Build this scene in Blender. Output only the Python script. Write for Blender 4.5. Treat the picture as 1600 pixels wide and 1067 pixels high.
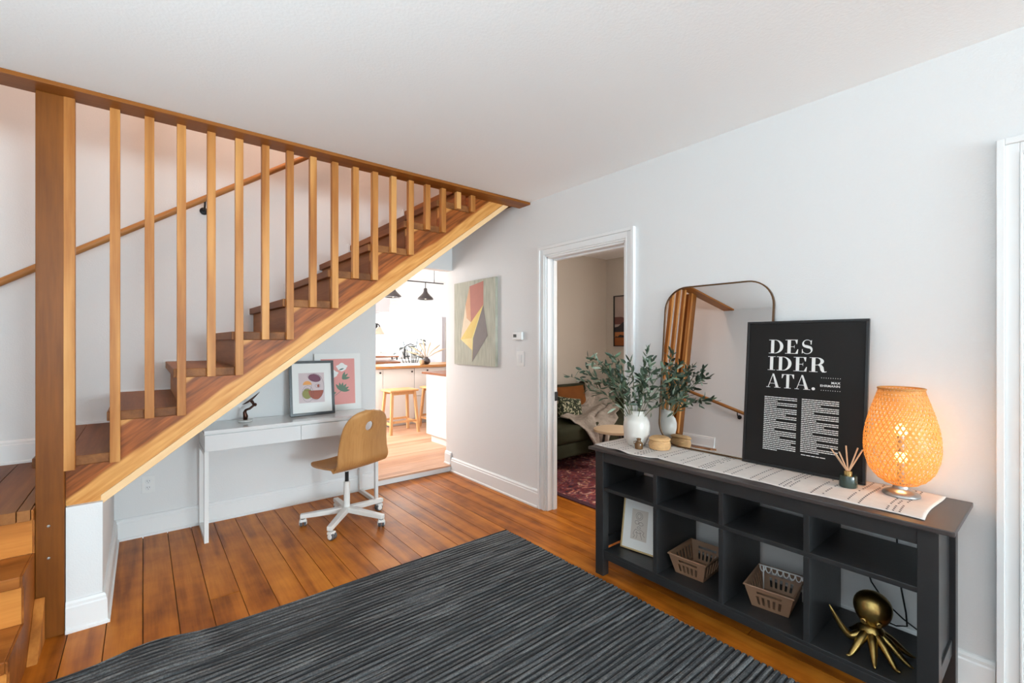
import bpy, math, random
from mathutils import Vector, Matrix, Euler
from math import sin, cos, pi, radians as R

random.seed(7)
scene = bpy.context.scene
for o in list(bpy.data.objects):
    bpy.data.objects.remove(o)
C = scene.collection

# ------------------------------------------------------------------ camera
F_PX = 710.0
cam_d = bpy.data.cameras.new('camera')
cam_d.sensor_fit = 'HORIZONTAL'
cam_d.sensor_width = 36.0
cam_d.lens = 36.0 * F_PX / 1600.0
cam_d.shift_y = -1.3 / 1600.0
cam_d.clip_start = 0.05
cam = bpy.data.objects.new('camera', cam_d)
C.objects.link(cam)
cam.location = (0, 0, 1.34)
cam.rotation_euler = (R(90), 0, R(-39.07))
scene.camera = cam

# ------------------------------------------------------------------ colour management
scene.view_settings.view_transform = 'Standard'
scene.view_settings.look = 'None'
scene.view_settings.gamma = 1.0
scene.view_settings.use_curve_mapping = False
scene.view_settings.exposure = 0.07

# ------------------------------------------------------------------ world: plain bright overcast sky
w = bpy.data.worlds.new('sky'); scene.world = w
w.use_nodes = True
w.node_tree.nodes['Background'].inputs[0].default_value = (0.86, 0.93, 1.0, 1)
w.node_tree.nodes['Background'].inputs[1].default_value = 2.0

# ------------------------------------------------------------------ daylight at the windows, and an added ceiling fill
def area(name, loc, rot, sx, sy, power, col=(1, 1, 1)):
    l = bpy.data.lights.new(name, 'AREA')
    l.shape = 'RECTANGLE'; l.size = sx; l.size_y = sy
    l.energy = power; l.color = col
    o = bpy.data.objects.new(name, l); C.objects.link(o)
    o.location = loc; o.rotation_euler = rot
    return o
DAY = (0.725, 0.91, 1.0)
# back wall windows (light travels +y)
area('daylight_back_window', (-0.10, -6.16, 1.45), (R(135), 0, 0), 1.3, 1.5, 120, DAY)
area('daylight_back_window', (1.60, -6.16, 1.45), (R(135), 0, 0), 1.3, 1.5, 500, DAY)
# added fill light at the left window, facing up to brighten the ceiling
area('ceiling_fill_light', (-1.30, 0.15, 1.15), (R(178), 0, R(-90)), 1.6, 0.7, 118, DAY)
# kitchen window (light travels -y) and kitchen side window
area('daylight_kitchen_window', (3.95, 8.36, 1.6), (R(-90), 0, 0), 0.8, 0.95, 80, (1, 0.97, 0.93))
area('daylight_kitchen_side', (1.06, 6.2, 1.6), (R(90), 0, R(-90)), 1.6, 1.3, 120, (1, 0.94, 0.90))
# bedroom window (light travels -x)
area('daylight_bedroom_window', (5.13, 1.5, 1.5), (R(90), 0, R(90)), 1.1, 1.3, 70, (1, 0.95, 0.88))

# ================================================================== materials
def new_mat(name):
    m = bpy.data.materials.new(name); m.use_nodes = True
    nt = m.node_tree
    return m, nt, nt.nodes['Principled BSDF'], nt.nodes, nt.links

def rgba(c): return (c[0], c[1], c[2], 1)

def srgb(r, g, b):
    def f(u):
        u /= 255.0
        return u / 12.92 if u <= 0.04045 else ((u + 0.055) / 1.055) ** 2.4
    return (f(r), f(g), f(b))

def plain(name, col, rough=0.5, metal=0.0, bump=0.0, bscale=200.0, var=0.0, vscale=3.0, **kw):
    m, nt, b, n, l = new_mat(name)
    b.inputs['Roughness'].default_value = rough
    b.inputs['Metallic'].default_value = metal
    b.inputs['Base Color'].default_value = rgba(col)
    for k, v in kw.items():
        b.inputs[k.replace('_', ' ')].default_value = v
    tc = n.new('ShaderNodeTexCoord')
    if var > 0:
        ns = n.new('ShaderNodeTexNoise'); ns.inputs['Scale'].default_value = vscale; ns.inputs['Detail'].default_value = 4
        l.new(tc.outputs['Object'], ns.inputs['Vector'])
        mx = n.new('ShaderNodeMix'); mx.data_type = 'RGBA'
        mx.inputs['A'].default_value = rgba([c * (1 - var) for c in col])
        mx.inputs['B'].default_value = rgba([min(1, c * (1 + var)) for c in col])
        l.new(ns.outputs['Fac'], mx.inputs['Factor'])
        l.new(mx.outputs['Result'], b.inputs['Base Color'])
    if bump > 0:
        ns2 = n.new('ShaderNodeTexNoise'); ns2.inputs['Scale'].default_value = bscale; ns2.inputs['Detail'].default_value = 2
        l.new(tc.outputs['Object'], ns2.inputs['Vector'])
        bp = n.new('ShaderNodeBump'); bp.inputs['Strength'].default_value = bump; bp.inputs['Distance'].default_value = 0.004
        l.new(ns2.outputs['Fac'], bp.inputs['Height'])
        l.new(bp.outputs['Normal'], b.inputs['Normal'])
    return m

def wood(name, dark, mid, light, axis='X', rough=0.4, grain=22.0, rot=(0, 0, 0), stretch=0.06, blotch=0.25, gap=0.0, rand=0.25, coat=0.0, band=0.5, bscale=2.5, tint=(1.04, .77, .38), spec=0.22):
    """fibrous wood: noise stretched along one axis, wavy late-wood lines, per-object random shift and tone"""
    dark, mid, light = [tuple(a * t for a, t in zip(c, tint)) for c in (dark, mid, light)]
    m, nt, b, n, l = new_mat(name)
    b.inputs['Specular IOR Level'].default_value = spec
    tc = n.new('ShaderNodeTexCoord')
    oi = n.new('ShaderNodeObjectInfo')
    add = n.new('ShaderNodeVectorMath'); add.operation = 'ADD'
    mul = n.new('ShaderNodeVectorMath'); mul.operation = 'SCALE'
    cmb = n.new('ShaderNodeCombineXYZ')
    for i in range(3): l.new(oi.outputs['Random'], cmb.inputs[i])
    l.new(cmb.outputs[0], mul.inputs[0]); mul.inputs['Scale'].default_value = 37.0
    mp0 = n.new('ShaderNodeMapping'); mp0.inputs['Rotation'].default_value = rot
    l.new(tc.outputs['Object'], mp0.inputs['Vector'])
    l.new(mp0.outputs[0], add.inputs[0]); l.new(mul.outputs[0], add.inputs[1])
    mp = n.new('ShaderNodeMapping')
    sc = [1, 1, 1]; sc['XYZ'.index(axis)] = stretch
    mp.inputs['Scale'].default_value = sc
    l.new(add.outputs[0], mp.inputs['Vector'])
    # warp
    ns = n.new('ShaderNodeTexNoise'); ns.inputs['Scale'].default_value = 5.0; ns.inputs['Detail'].default_value = 3
    l.new(mp.outputs[0], ns.inputs['Vector'])
    mm = n.new('ShaderNodeMath'); mm.operation = 'MULTIPLY'; mm.inputs[1].default_value = grain
    l.new(ns.outputs['Fac'], mm.inputs[0])
    fr = n.new('ShaderNodeMath'); fr.operation = 'SINE'
    l.new(mm.outputs[0], fr.inputs[0])
    fine = n.new('ShaderNodeTexNoise'); fine.inputs['Scale'].default_value = 90.0; fine.inputs['Detail'].default_value = 3
    l.new(mp.outputs[0], fine.inputs['Vector'])
    bl = n.new('ShaderNodeTexNoise'); bl.inputs['Scale'].default_value = bscale; bl.inputs['Detail'].default_value = 5
    l.new(add.outputs[0], bl.inputs['Vector'])
    # sum
    a1 = n.new('ShaderNodeMath'); a1.operation = 'MULTIPLY_ADD'; a1.inputs[1].default_value = 0.16 * band * 2; a1.inputs[2].default_value = 0.28
    l.new(fr.outputs[0], a1.inputs[0])
    a2 = n.new('ShaderNodeMath'); a2.operation = 'MULTIPLY_ADD'; a2.inputs[1].default_value = 0.3
    l.new(fine.outputs['Fac'], a2.inputs[0]); l.new(a1.outputs[0], a2.inputs[2])
    a3 = n.new('ShaderNodeMath'); a3.operation = 'MULTIPLY_ADD'; a3.inputs[1].default_value = blotch
    l.new(bl.outputs['Fac'], a3.inputs[0]); l.new(a2.outputs[0], a3.inputs[2])
    a4 = n.new('ShaderNodeMath'); a4.operation = 'MULTIPLY_ADD'; a4.inputs[1].default_value = rand
    l.new(oi.outputs['Random'], a4.inputs[0]); l.new(a3.outputs[0], a4.inputs[2])
    a5 = n.new('ShaderNodeMath'); a5.operation = 'SUBTRACT'; a5.inputs[1].default_value = (blotch + rand) / 2 - 0.05
    l.new(a4.outputs[0], a5.inputs[0])
    cr = n.new('ShaderNodeValToRGB')
    e = cr.color_ramp.elements
    e[0].position = 0.15; e[0].color = rgba(dark)
    e[1].position = 0.85; e[1].color = rgba(light)
    x = e.new(0.5); x.color = rgba(mid)
    l.new(a5.outputs[0], cr.inputs[0])
    l.new(cr.outputs[0], b.inputs['Base Color'])
    b.inputs['Roughness'].default_value = rough
    b.inputs['Coat Weight'].default_value = coat
    b.inputs['Coat Roughness'].default_value = 0.15
    bp = n.new('ShaderNodeBump'); bp.inputs['Strength'].default_value = 0.12; bp.inputs['Distance'].default_value = 0.002
    l.new(fine.outputs['Fac'], bp.inputs['Height']); l.new(bp.outputs['Normal'], b.inputs['Normal'])
    return m

def emis(name, col, strength):
    m, nt, b, n, l = new_mat(name)
    b.inputs['Base Color'].default_value = rgba(col)
    b.inputs['Emission Color'].default_value = rgba(col)
    b.inputs['Emission Strength'].default_value = strength
    return m

WALL = plain('wall_paint', (0.745, 0.74, 0.735), 0.75, bump=0.25, bscale=140)
CEIL = plain('ceiling_paint', (0.90, 0.90, 0.895), 0.9, bump=0.25, bscale=90)
TRIM = plain('trim_paint', (0.80, 0.80, 0.795), 0.4)
BEDWALL = plain('bedroom_paint', (0.62, 0.56, 0.49), 0.8, bump=0.2, bscale=140)
FLOORW = wood('floor_pine', srgb(116, 66, 22), srgb(178, 114, 50), srgb(210, 148, 80), 'Y', 0.42, grain=30, blotch=0.6, rand=0.14, band=0.45, coat=0.04, tint=(1.02, .78, .32), bscale=7.0)
KFLOORW = wood('kitchen_floor_oak', srgb(176, 130, 102), srgb(208, 164, 134), srgb(226, 190, 162), 'X', 0.4, grain=14, blotch=0.4, rand=0.3, band=0.3, tint=(1, 1, 1))
STAIRW = wood('stair_fir', srgb(84, 54, 34), srgb(126, 86, 56), srgb(162, 118, 80), 'Y', 0.5, grain=18, rand=0.25, tint=(1.0, .80, .52))
RISERW = wood('riser_fir', srgb(104, 68, 44), srgb(146, 102, 68), srgb(178, 132, 92), 'Y', 0.5, grain=16, rand=0.25, tint=(1.0, .80, .52))
LRISERW = wood('pale_riser_fir', srgb(150, 98, 56), srgb(196, 140, 88), srgb(222, 172, 118), 'X', 0.5, grain=16, rand=0.2)
STEPW = wood('step_fir', srgb(96, 58, 30), srgb(142, 92, 52), srgb(176, 124, 78), 'X', 0.45, grain=18, rand=0.25)
POSTW = wood('post_stain', srgb(88, 54, 22), srgb(128, 84, 40), srgb(152, 106, 56), 'Z', 0.4, grain=12, rand=0.0, band=0.4)
BALW = wood('baluster_pine', srgb(168, 112, 58), srgb(210, 160, 104), srgb(230, 188, 134), 'Z', 0.42, grain=26, rand=0.14, band=0.8, tint=(.84, .67, .46))
BOARDW = wood('opening_board', srgb(92, 58, 28), srgb(130, 86, 44), srgb(160, 112, 64), 'X', 0.42, grain=14, rand=0.0)
CAPW = wood('stringer_cap_pine', srgb(226, 186, 140), srgb(240, 212, 174), srgb(248, 228, 198), 'X', 0.5, grain=10, rot=(0, R(37.1), 0), rand=0.0, band=0.35, tint=(1.0, .92, .80))
RAILW = wood('handrail_oak', srgb(150, 100, 60), srgb(186, 136, 92), srgb(206, 158, 112), 'X', 0.4, grain=10, rand=0.1, tint=(.92, .80, .56))
WEDGEW = wood('wedge_ash', srgb(120, 78, 40), srgb(176, 124, 74), srgb(206, 158, 106), 'Z', 0.6, grain=30, rand=0.0)
BIRCHW = wood('chair_ply', srgb(158, 112, 68), srgb(198, 154, 106), srgb(218, 180, 134), 'Z', 0.35, grain=10, stretch=0.05, rand=0.0, band=0.3, coat=0.2, tint=(.92, .80, .64))
STOOLW = wood('stool_birch', srgb(196, 144, 94), srgb(220, 172, 122), srgb(234, 194, 150), 'Z', 0.5, grain=8, rand=0.1, band=0.3, tint=(1, 1, 1))
KTOPW = wood('worktop_oak', srgb(172, 118, 70), srgb(206, 156, 104), srgb(224, 178, 128), 'X', 0.4, grain=10, rand=0.1, tint=(1, 1, 1))
KTOPD = wood('worktop_walnut', srgb(110, 66, 42), srgb(146, 92, 60), srgb(170, 114, 80), 'Y', 0.4, grain=10, rand=0.1, tint=(1, 1, 1))
DOORW = wood('stained_door', srgb(96, 56, 34), srgb(130, 82, 52), srgb(150, 100, 66), 'Z', 0.4, rand=0.0)

STR_Z0 = 0.373
def stringer_mat():
    """fir board: dark heartwood band between pale sapwood edges, following the board, with knots"""
    m, nt, b, n, l = new_mat('stringer_fir')
    tc = n.new('ShaderNodeTexCoord')
    mp = n.new('ShaderNodeMapping'); mp.inputs['Rotation'].default_value = (0, R(37.1), 0)
    l.new(tc.outputs['Object'], mp.inputs['Vector'])
    st = n.new('ShaderNodeMapping'); st.inputs['Scale'].default_value = (0.09, 1, 1)
    l.new(mp.outputs[0], st.inputs['Vector'])
    ns = n.new('ShaderNodeTexNoise'); ns.inputs['Scale'].default_value = 7.0; ns.inputs['Detail'].default_value = 3
    l.new(st.outputs[0], ns.inputs['Vector'])
    # knots
    vo = n.new('ShaderNodeTexVoronoi'); vo.inputs['Scale'].default_value = 2.1; vo.inputs['Randomness'].default_value = 1.0
    l.new(mp.outputs[0], vo.inputs['Vector'])
    kn = n.new('ShaderNodeMapRange'); kn.inputs['From Min'].default_value = 0.05; kn.inputs['From Max'].default_value = 0.16
    kn.inputs['To Min'].default_value = 1.0; kn.inputs['To Max'].default_value = 0.0
    l.new(vo.outputs['Distance'], kn.inputs['Value'])
    ph = n.new('ShaderNodeMath'); ph.operation = 'MULTIPLY_ADD'; ph.inputs[1].default_value = 5.0
    l.new(kn.outputs[0], ph.inputs[0])
    sc = n.new('ShaderNodeMath'); sc.operation = 'MULTIPLY'; sc.inputs[1].default_value = 60.0
    l.new(ns.outputs['Fac'], sc.inputs[0]); l.new(sc.outputs[0], ph.inputs[2])
    si = n.new('ShaderNodeMath'); si.operation = 'SINE'; l.new(ph.outputs[0], si.inputs[0])
    fine = n.new('ShaderNodeTexNoise'); fine.inputs['Scale'].default_value = 80; fine.inputs['Detail'].default_value = 2
    l.new(st.outputs[0], fine.inputs['Vector'])
    g = n.new('ShaderNodeMath'); g.operation = 'MULTIPLY_ADD'; g.inputs[1].default_value = 0.13
    l.new(si.outputs[0], g.inputs[0]); l.new(fine.outputs['Fac'], g.inputs[2])
    heart = n.new('ShaderNodeValToRGB')
    e = heart.color_ramp.elements
    e[0].position = 0.2; e[0].color = rgba(srgb(104, 52, 14)); e[1].position = 0.8; e[1].color = rgba(srgb(170, 92, 36)); b.inputs['Specular IOR Level'].default_value = .25
    l.new(g.outputs[0], heart.inputs[0])
    sap = n.new('ShaderNodeValToRGB')
    e = sap.color_ramp.elements
    e[0].position = 0.2; e[0].color = rgba(srgb(192, 124, 58)); e[1].position = 0.8; e[1].color = rgba(srgb(220, 160, 90))
    l.new(g.outputs[0], sap.inputs[0])
    # distance from the lower edge of the board (rotated z), warped
    sep = n.new('ShaderNodeSeparateXYZ'); l.new(mp.outputs[0], sep.inputs[0])
    big = n.new('ShaderNodeTexNoise'); big.inputs['Scale'].default_value = 2.2; big.inputs['Detail'].default_value = 2
    l.new(mp.outputs[0], big.inputs['Vector'])
    wz = n.new('ShaderNodeMath'); wz.operation = 'MULTIPLY_ADD'; wz.inputs[1].default_value = 0.07
    l.new(big.outputs['Fac'], wz.inputs[0]); l.new(sep.outputs['Z'], wz.inputs[2])
    lo = n.new('ShaderNodeMapRange'); lo.interpolation_type = 'SMOOTHSTEP'
    lo.inputs['From Min'].default_value = STR_Z0 + 0.10; lo.inputs['From Max'].default_value = STR_Z0 + 0.118
    l.new(wz.outputs[0], lo.inputs['Value'])
    hi = n.new('ShaderNodeMapRange'); hi.interpolation_type = 'SMOOTHSTEP'
    hi.inputs['From Min'].default_value = STR_Z0 + 0.235; hi.inputs['From Max'].default_value = STR_Z0 + 0.25
    hi.inputs['To Min'].default_value = 1; hi.inputs['To Max'].default_value = 0
    l.new(wz.outputs[0], hi.inputs['Value'])
    mu = n.new('ShaderNodeMath'); mu.operation = 'MULTIPLY'; l.new(lo.outputs[0], mu.inputs[0]); l.new(hi.outputs[0], mu.inputs[1])
    mx = n.new('ShaderNodeMix'); mx.data_type = 'RGBA'
    l.new(mu.outputs[0], mx.inputs['Factor']); l.new(sap.outputs[0], mx.inputs['A']); l.new(heart.outputs[0], mx.inputs['B'])
    kd = n.new('ShaderNodeMapRange'); kd.inputs['From Min'].default_value = 0.02; kd.inputs['From Max'].default_value = 0.075
    kd.inputs['To Min'].default_value = 1.0; kd.inputs['To Max'].default_value = 0.0
    l.new(vo.outputs['Distance'], kd.inputs['Value'])
    mk = n.new('ShaderNodeMix'); mk.data_type = 'RGBA'; mk.inputs['B'].default_value = rgba(srgb(58, 34, 22))
    l.new(kd.outputs[0], mk.inputs['Factor']); l.new(mx.outputs['Result'], mk.inputs['A'])
    l.new(mk.outputs['Result'], b.inputs['Base Color'])
    b.inputs['Roughness'].default_value = 0.42
    return m
STRINGW = stringer_mat()

BLACKM = plain('black_metal', (0.012, 0.012, 0.013), 0.4, 0.3)
WHITEG = plain('white_gloss', (0.80, 0.80, 0.80), 0.12, Coat_Weight=0.3)
WHITEL = plain('white_lacquer', (0.78, 0.775, 0.76), 0.3)
WHITEM = plain('white_powder_metal', (0.76, 0.74, 0.71), 0.35)
CONSOLE = plain('grey_stain', (0.022, 0.022, 0.023), 0.36, var=0.2, vscale=14, bump=0.1, bscale=60)
CONTOP = plain('dark_tabletop_stain', (0.055, 0.044, 0.042), 0.34, var=0.25, vscale=10)
MIRROR = plain('mirror_glass', (0.72, 0.72, 0.715), 0.0, 1.0)
BRASS = plain('brushed_brass', (0.55, 0.36, 0.17), 0.3, 1.0)
GOLD = plain('antique_gold', (0.36, 0.25, 0.085), 0.3, 1.0, var=0.35, vscale=60)
GOLDF = plain('pale_gold_frame', (0.62, 0.47, 0.24), 0.35, 0.6)
BRONZE = plain('dark_bronze', (0.06, 0.025, 0.016), 0.35, 0.7)
POSTER = plain('poster_black', (0.014, 0.0125, 0.012), 0.5, Specular_IOR_Level=.2)
FRAMEB = plain('frame_black', (0.010, 0.010, 0.011), 0.35)
INKW = plain('print_white', (0.82, 0.82, 0.80), 0.6)
PAPER = plain('paper_white', (0.80, 0.80, 0.78), 0.6)
VASE = plain('vase_glaze', (0.66, 0.62, 0.57), 0.3, var=0.08, vscale=12)
AMBER = plain('amber_glass', (0.13, 0.062, 0.022), 0.15)
STRAW = plain('seagrass', (0.62, 0.36, 0.16), 0.7, var=0.3, vscale=60, bump=0.8, bscale=120)
CRATE = plain('brown_crate', (0.26, 0.145, 0.085), 0.5)
GREENGL = plain('green_glass', (0.025, 0.045, 0.036), 0.12, Coat_Weight=0.5)
REED = plain('rattan_reed', (0.62, 0.42, 0.27), 0.7)
STEEL = plain('satin_steel', (0.42, 0.41, 0.40), 0.35, 0.9)
SOFA = plain('green_velvet', (0.030, 0.031, 0.015), 0.85, var=0.3, vscale=8, Specular_IOR_Level=.2)
RUST = plain('rust_velvet', (0.17, 0.055, 0.010), 0.8, var=0.25, vscale=10, Specular_IOR_Level=.2)
THROW = plain('faux_fur_throw', (0.34, 0.29, 0.25), 0.95, var=0.5, vscale=14, bump=2.5, bscale=55, Specular_IOR_Level=.1)
LEAFA = None

# ================================================================== mesh building
class MB:
    def __init__(s): s.v = []; s.f = []
    def add(s, vs, fs):
        o = len(s.v); s.v += [tuple(p) for p in vs]; s.f += [tuple(i + o for i in q) for q in fs]; return s
    def box(s, x0, x1, y0, y1, z0, z1):
        return s.add([(x0, y0, z0), (x1, y0, z0), (x1, y1, z0), (x0, y1, z0), (x0, y0, z1), (x1, y0, z1), (x1, y1, z1), (x0, y1, z1)],
                     [(0, 3, 2, 1), (4, 5, 6, 7), (0, 1, 5, 4), (1, 2, 6, 5), (2, 3, 7, 6), (3, 0, 4, 7)])
    def prism(s, poly, axis, a0, a1):
        """poly: ccw list of 2-D points; axis Y: (x,z); X: (y,z); Z: (x,y)"""
        n = len(poly)
        def P(p, a): return {'Y': (p[0], a, p[1]), 'X': (a, p[0], p[1]), 'Z': (p[0], p[1], a)}[axis]
        vs = [P(p, a0) for p in poly] + [P(p, a1) for p in poly]
        fs = [tuple(range(n))[::-1], tuple(range(n, 2 * n))]
        for i in range(n):
            j = (i + 1) % n; fs.append((i, j, n + j, n + i))
        if axis == 'Y': fs = [q[::-1] for q in fs]
        return s.add(vs, fs)
    def tube(s, path, r, n=10, cap=True, closed=False):
        path = [Vector(p) for p in path]; m = len(path)
        rr = r if isinstance(r, (list, tuple)) else [r] * m
        rings = []; up = None
        for i, p in enumerate(path):
            if closed: t = path[(i + 1) % m] - path[i - 1]
            else: t = path[min(i + 1, m - 1)] - path[max(i - 1, 0)]
            t.normalize()
            if up is None:
                up = Vector((0, 0, 1)) if abs(t.z) < 0.9 else Vector((1, 0, 0))
            a = t.cross(up)
            if a.length < 1e-6: a = t.cross(Vector((1, 0.3, 0)))
            a.normalize(); b = a.cross(t).normalized(); up = b
            rings.append([p + a * rr[i] * cos(2 * pi * k / n) + b * rr[i] * sin(2 * pi * k / n) for k in range(n)])
        vs = [q for ring in rings for q in ring]; fs = []
        for i in range(m if closed else m - 1):
            for k in range(n):
                k2 = (k + 1) % n; i2 = (i + 1) % m
                fs.append((i * n + k, i2 * n + k, i2 * n + k2, i * n + k2))
        if cap and not closed:
            fs.append(tuple(range(n))); fs.append(tuple(range((m - 1) * n, m * n))[::-1])
        return s.add(vs, fs)
    def lathe(s, prof, n=32, c=(0, 0, 0), cap0=True, cap1=True):
        vs = []; fs = []; m = len(prof)
        for r, z in prof:
            for k in range(n):
                a = 2 * pi * k / n; vs.append((c[0] + r * cos(a), c[1] + r * sin(a), c[2] + z))
        for i in range(m - 1):
            for k in range(n):
                k2 = (k + 1) % n
                fs.append((i * n + k, i * n + k2, (i + 1) * n + k2, (i + 1) * n + k))
        if cap0: fs.append(tuple(range(n))[::-1])
        if cap1: fs.append(tuple(range((m - 1) * n, m * n)))
        return s.add(vs, fs)
    def grid(s, fn, nu, nv):
        vs = [fn(i / nu, j / nv) for j in range(nv + 1) for i in range(nu + 1)]
        fs = [(j * (nu + 1) + i, j * (nu + 1) + i + 1, (j + 1) * (nu + 1) + i + 1, (j + 1) * (nu + 1) + i) for j in range(nv) for i in range(nu)]
        return s.add(vs, fs)
    def slab(s, fn, nu, nv):
        """closed sheet: fn(u,v,side) with side 0 / 1"""
        vs = [fn(i / nu, j / nv, sd) for sd in (0, 1) for j in range(nv + 1) for i in range(nu + 1)]
        N = (nu + 1) * (nv + 1); fs = []
        def I(i, j, sd): return sd * N + j * (nu + 1) + i
        for j in range(nv):
            for i in range(nu):
                fs.append((I(i, j, 1), I(i + 1, j, 1), I(i + 1, j + 1, 1), I(i, j + 1, 1)))
                fs.append((I(i, j, 0), I(i, j + 1, 0), I(i + 1, j + 1, 0), I(i + 1, j, 0)))
        for i in range(nu):
            fs.append((I(i, 0, 0), I(i + 1, 0, 0), I(i + 1, 0, 1), I(i, 0, 1)))
            fs.append((I(i, nv, 0), I(i, nv, 1), I(i + 1, nv, 1), I(i + 1, nv, 0)))
        for j in range(nv):
            fs.append((I(0, j, 0), I(0, j, 1), I(0, j + 1, 1), I(0, j + 1, 0)))
            fs.append((I(nu, j, 0), I(nu, j + 1, 0), I(nu, j + 1, 1), I(nu, j, 1)))
        return s.add(vs, fs)
    def ball(s, c, r, n=14, m=8, sc=(1, 1, 1)):
        vs = []; fs = []
        for i in range(1, m):
            t = pi * i / m
            for k in range(n):
                a = 2 * pi * k / n
                vs.append((c[0] + sc[0] * r * sin(t) * cos(a), c[1] + sc[1] * r * sin(t) * sin(a), c[2] + sc[2] * r * cos(t)))
        vs.append((c[0], c[1], c[2] + sc[2] * r)); vs.append((c[0], c[1], c[2] - sc[2] * r))
        T = len(vs) - 2; B = len(vs) - 1
        for k in range(n): 
            k2 = (k + 1) % n
            fs.append((T, k, k2)); fs.append((B, (m - 2) * n + k2, (m - 2) * n + k))
            for i in range(m - 2):
                fs.append((i * n + k, (i + 1) * n + k, (i + 1) * n + k2, i * n + k2))
        return s.add(vs, fs)
    def xf(s, M, start=0):
        s.v = s.v[:start] + [tuple(M @ Vector(p)) for p in s.v[start:]]; return s
    def mesh(s, name, mat, smooth=False):
        me = bpy.data.meshes.new(name); me.from_pydata(s.v, [], s.f); me.update()
        if mat: me.materials.append(mat)
        if smooth: me.polygons.foreach_set('use_smooth', [True] * len(me.polygons))
        return me
    def build(s, name, mat, parent=None, smooth=False, bevel=0.0, sub=0, loc=None, rot=None, auto=None):
        me = s.mesh(name, mat, smooth)
        o = bpy.data.objects.new(name, me); C.objects.link(o)
        if parent is not None: o.parent = parent
        if loc: o.location = loc
        if rot: o.rotation_euler = rot
        if auto is not None:
            try: me.set_sharp_from_angle(angle=R(auto))
            except Exception: pass
        if bevel > 0:
            b = o.modifiers.new('bevel', 'BEVEL'); b.width = bevel; b.segments = 2; b.limit_method = 'ANGLE'; b.angle_limit = R(40)
        if sub:
            u = o.modifiers.new('sub', 'SUBSURF'); u.levels = sub; u.render_levels = sub
        return o

def thing(name, label, cat, loc=(0, 0, 0), rot=(0, 0, 0), group=None):
    o = bpy.data.objects.new(name, None); C.objects.link(o); o.empty_display_size = 0.1
    o.location = loc; o.rotation_euler = rot
    return tag(o, label, cat, group)
def tag(o, label, cat, group=None):
    o['label'] = label; o['category'] = cat
    if group: o['group'] = group
    return o
def struct(o, label=None):
    o['kind'] = 'structure'
    if label: o['label'] = label
    return o
def part(name, me, parent, loc=(0, 0, 0), rot=(0, 0, 0)):
    o = bpy.data.objects.new(name, me); C.objects.link(o); o.parent = parent; o.location = loc; o.rotation_euler = rot
    return o
def lab(o, text): o['label'] = text; return o

# ================================================================== the setting
XW, YW, XL, YB, ZC = 2.47, 4.02, -1.20, -6.00, 2.475     # right wall, stair wall, left wall, back wall, ceiling
KZ = 0.065                                               # kitchen floor level

def wall_cells(mb, axis, t0, t1, a0, a1, z0, z1, holes):
    """wall along axis ('x' or 'y') between a0..a1 and z0..z1, thickness t0..t1, rectangular holes (b0,b1,c0,c1)"""
    xs = sorted(set([a0, a1] + [h for q in holes for h in q[:2]])); zs = sorted(set([z0, z1] + [h for q in holes for h in q[2:]]))
    xs = [x for x in xs if a0 <= x <= a1]; zs = [z for z in zs if z0 <= z <= z1]
    for i in range(len(xs) - 1):
        j = 0
        while j < len(zs) - 1:
            def hole(j):
                cx = (xs[i] + xs[i + 1]) / 2; cz = (zs[j] + zs[j + 1]) / 2
                return any(q[0] < cx < q[1] and q[2] < cz < q[3] for q in holes)
            if hole(j): j += 1; continue
            k = j
            while k + 1 < len(zs) - 1 and not hole(k + 1): k += 1
            if axis == 'y': mb.box(t0, t1, xs[i], xs[i + 1], zs[j], zs[k + 1])
            else: mb.box(xs[i], xs[i + 1], t0, t1, zs[j], zs[k + 1])
            j = k + 1
    return mb

D1 = (1.852, 2.61, 0.0, 2.0)       # doorway to the sitting room
D2 = (-0.70, 0.098, 0.0, 2.0)      # second door, at the right edge of the picture
struct(wall_cells(MB(), 'y', XW, XW + 0.05, YB - .12, 4.14, 0, ZC + .02, [D1, D2]).build('wall_right', WALL))
struct(wall_cells(MB(), 'y', XW + 0.05, XW + 0.10, YB - .12, 4.14, 0, ZC + .02, [D1, D2]).build('wall_right_rear_face', BEDWALL))
KO = (1.655, 2.47, -0.1, 2.06)     # opening to the kitchen
struct(wall_cells(MB(), 'x', YW, YW + .12, XL - .12, XW, 0, 5.0, [KO]).build('wall_stair', WALL))
struct(wall_cells(MB(), 'x', YW, YW + .12, XW, 3.72, ZC, 5.0, []).build('wall_upper_stair', WALL))
WL = (-0.70, 0.98, 0.70, 2.20)
struct(wall_cells(MB(), 'y', XL - .12, XL, YB - .12, 4.14, 0, 5.0, [WL]).build('wall_left', WALL))
WB1 = (-0.75, 0.55, 0.60, 2.25); WB2 = (0.95, 2.25, 0.60, 2.25)
struct(wall_cells(MB(), 'x', YB - .12, YB, XL - .12, XW + .1, 0, ZC + .02, [WB1, WB2]).build('wall_back', WALL))
# the upper stair hall
mb = MB(); mb.box(XL, 3.6, 2.80, 2.90, ZC + .02, 5.0); struct(mb.build('wall_upper_front', WALL))
mb = MB(); mb.box(3.6, 3.72, 2.80, YW, ZC + .02, 5.0); struct(mb.build('wall_upper_right', WALL))
mb = MB(); mb.box(XL - .12, 3.72, 2.80, 4.14, 5.0, 5.1); struct(mb.build('ceiling_upper', CEIL))
mb = MB(); mb.box(2.30, 3.6, 2.90, YW, ZC + .05, 2.77); struct(mb.build('floor_upper', STEPW))
# ceiling with the stairwell cut out
mb = MB(); mb.box(XL - .12, XW + .1, YB - .12, 2.90, ZC, ZC + .30); struct(mb.build('ceiling', CEIL))
# short wall below the stair, beside the post
mb = MB(); mb.box(-0.276, -0.15, 2.915, YW, 0, 0.572); struct(mb.build('wall_below_stair', WALL))

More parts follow.
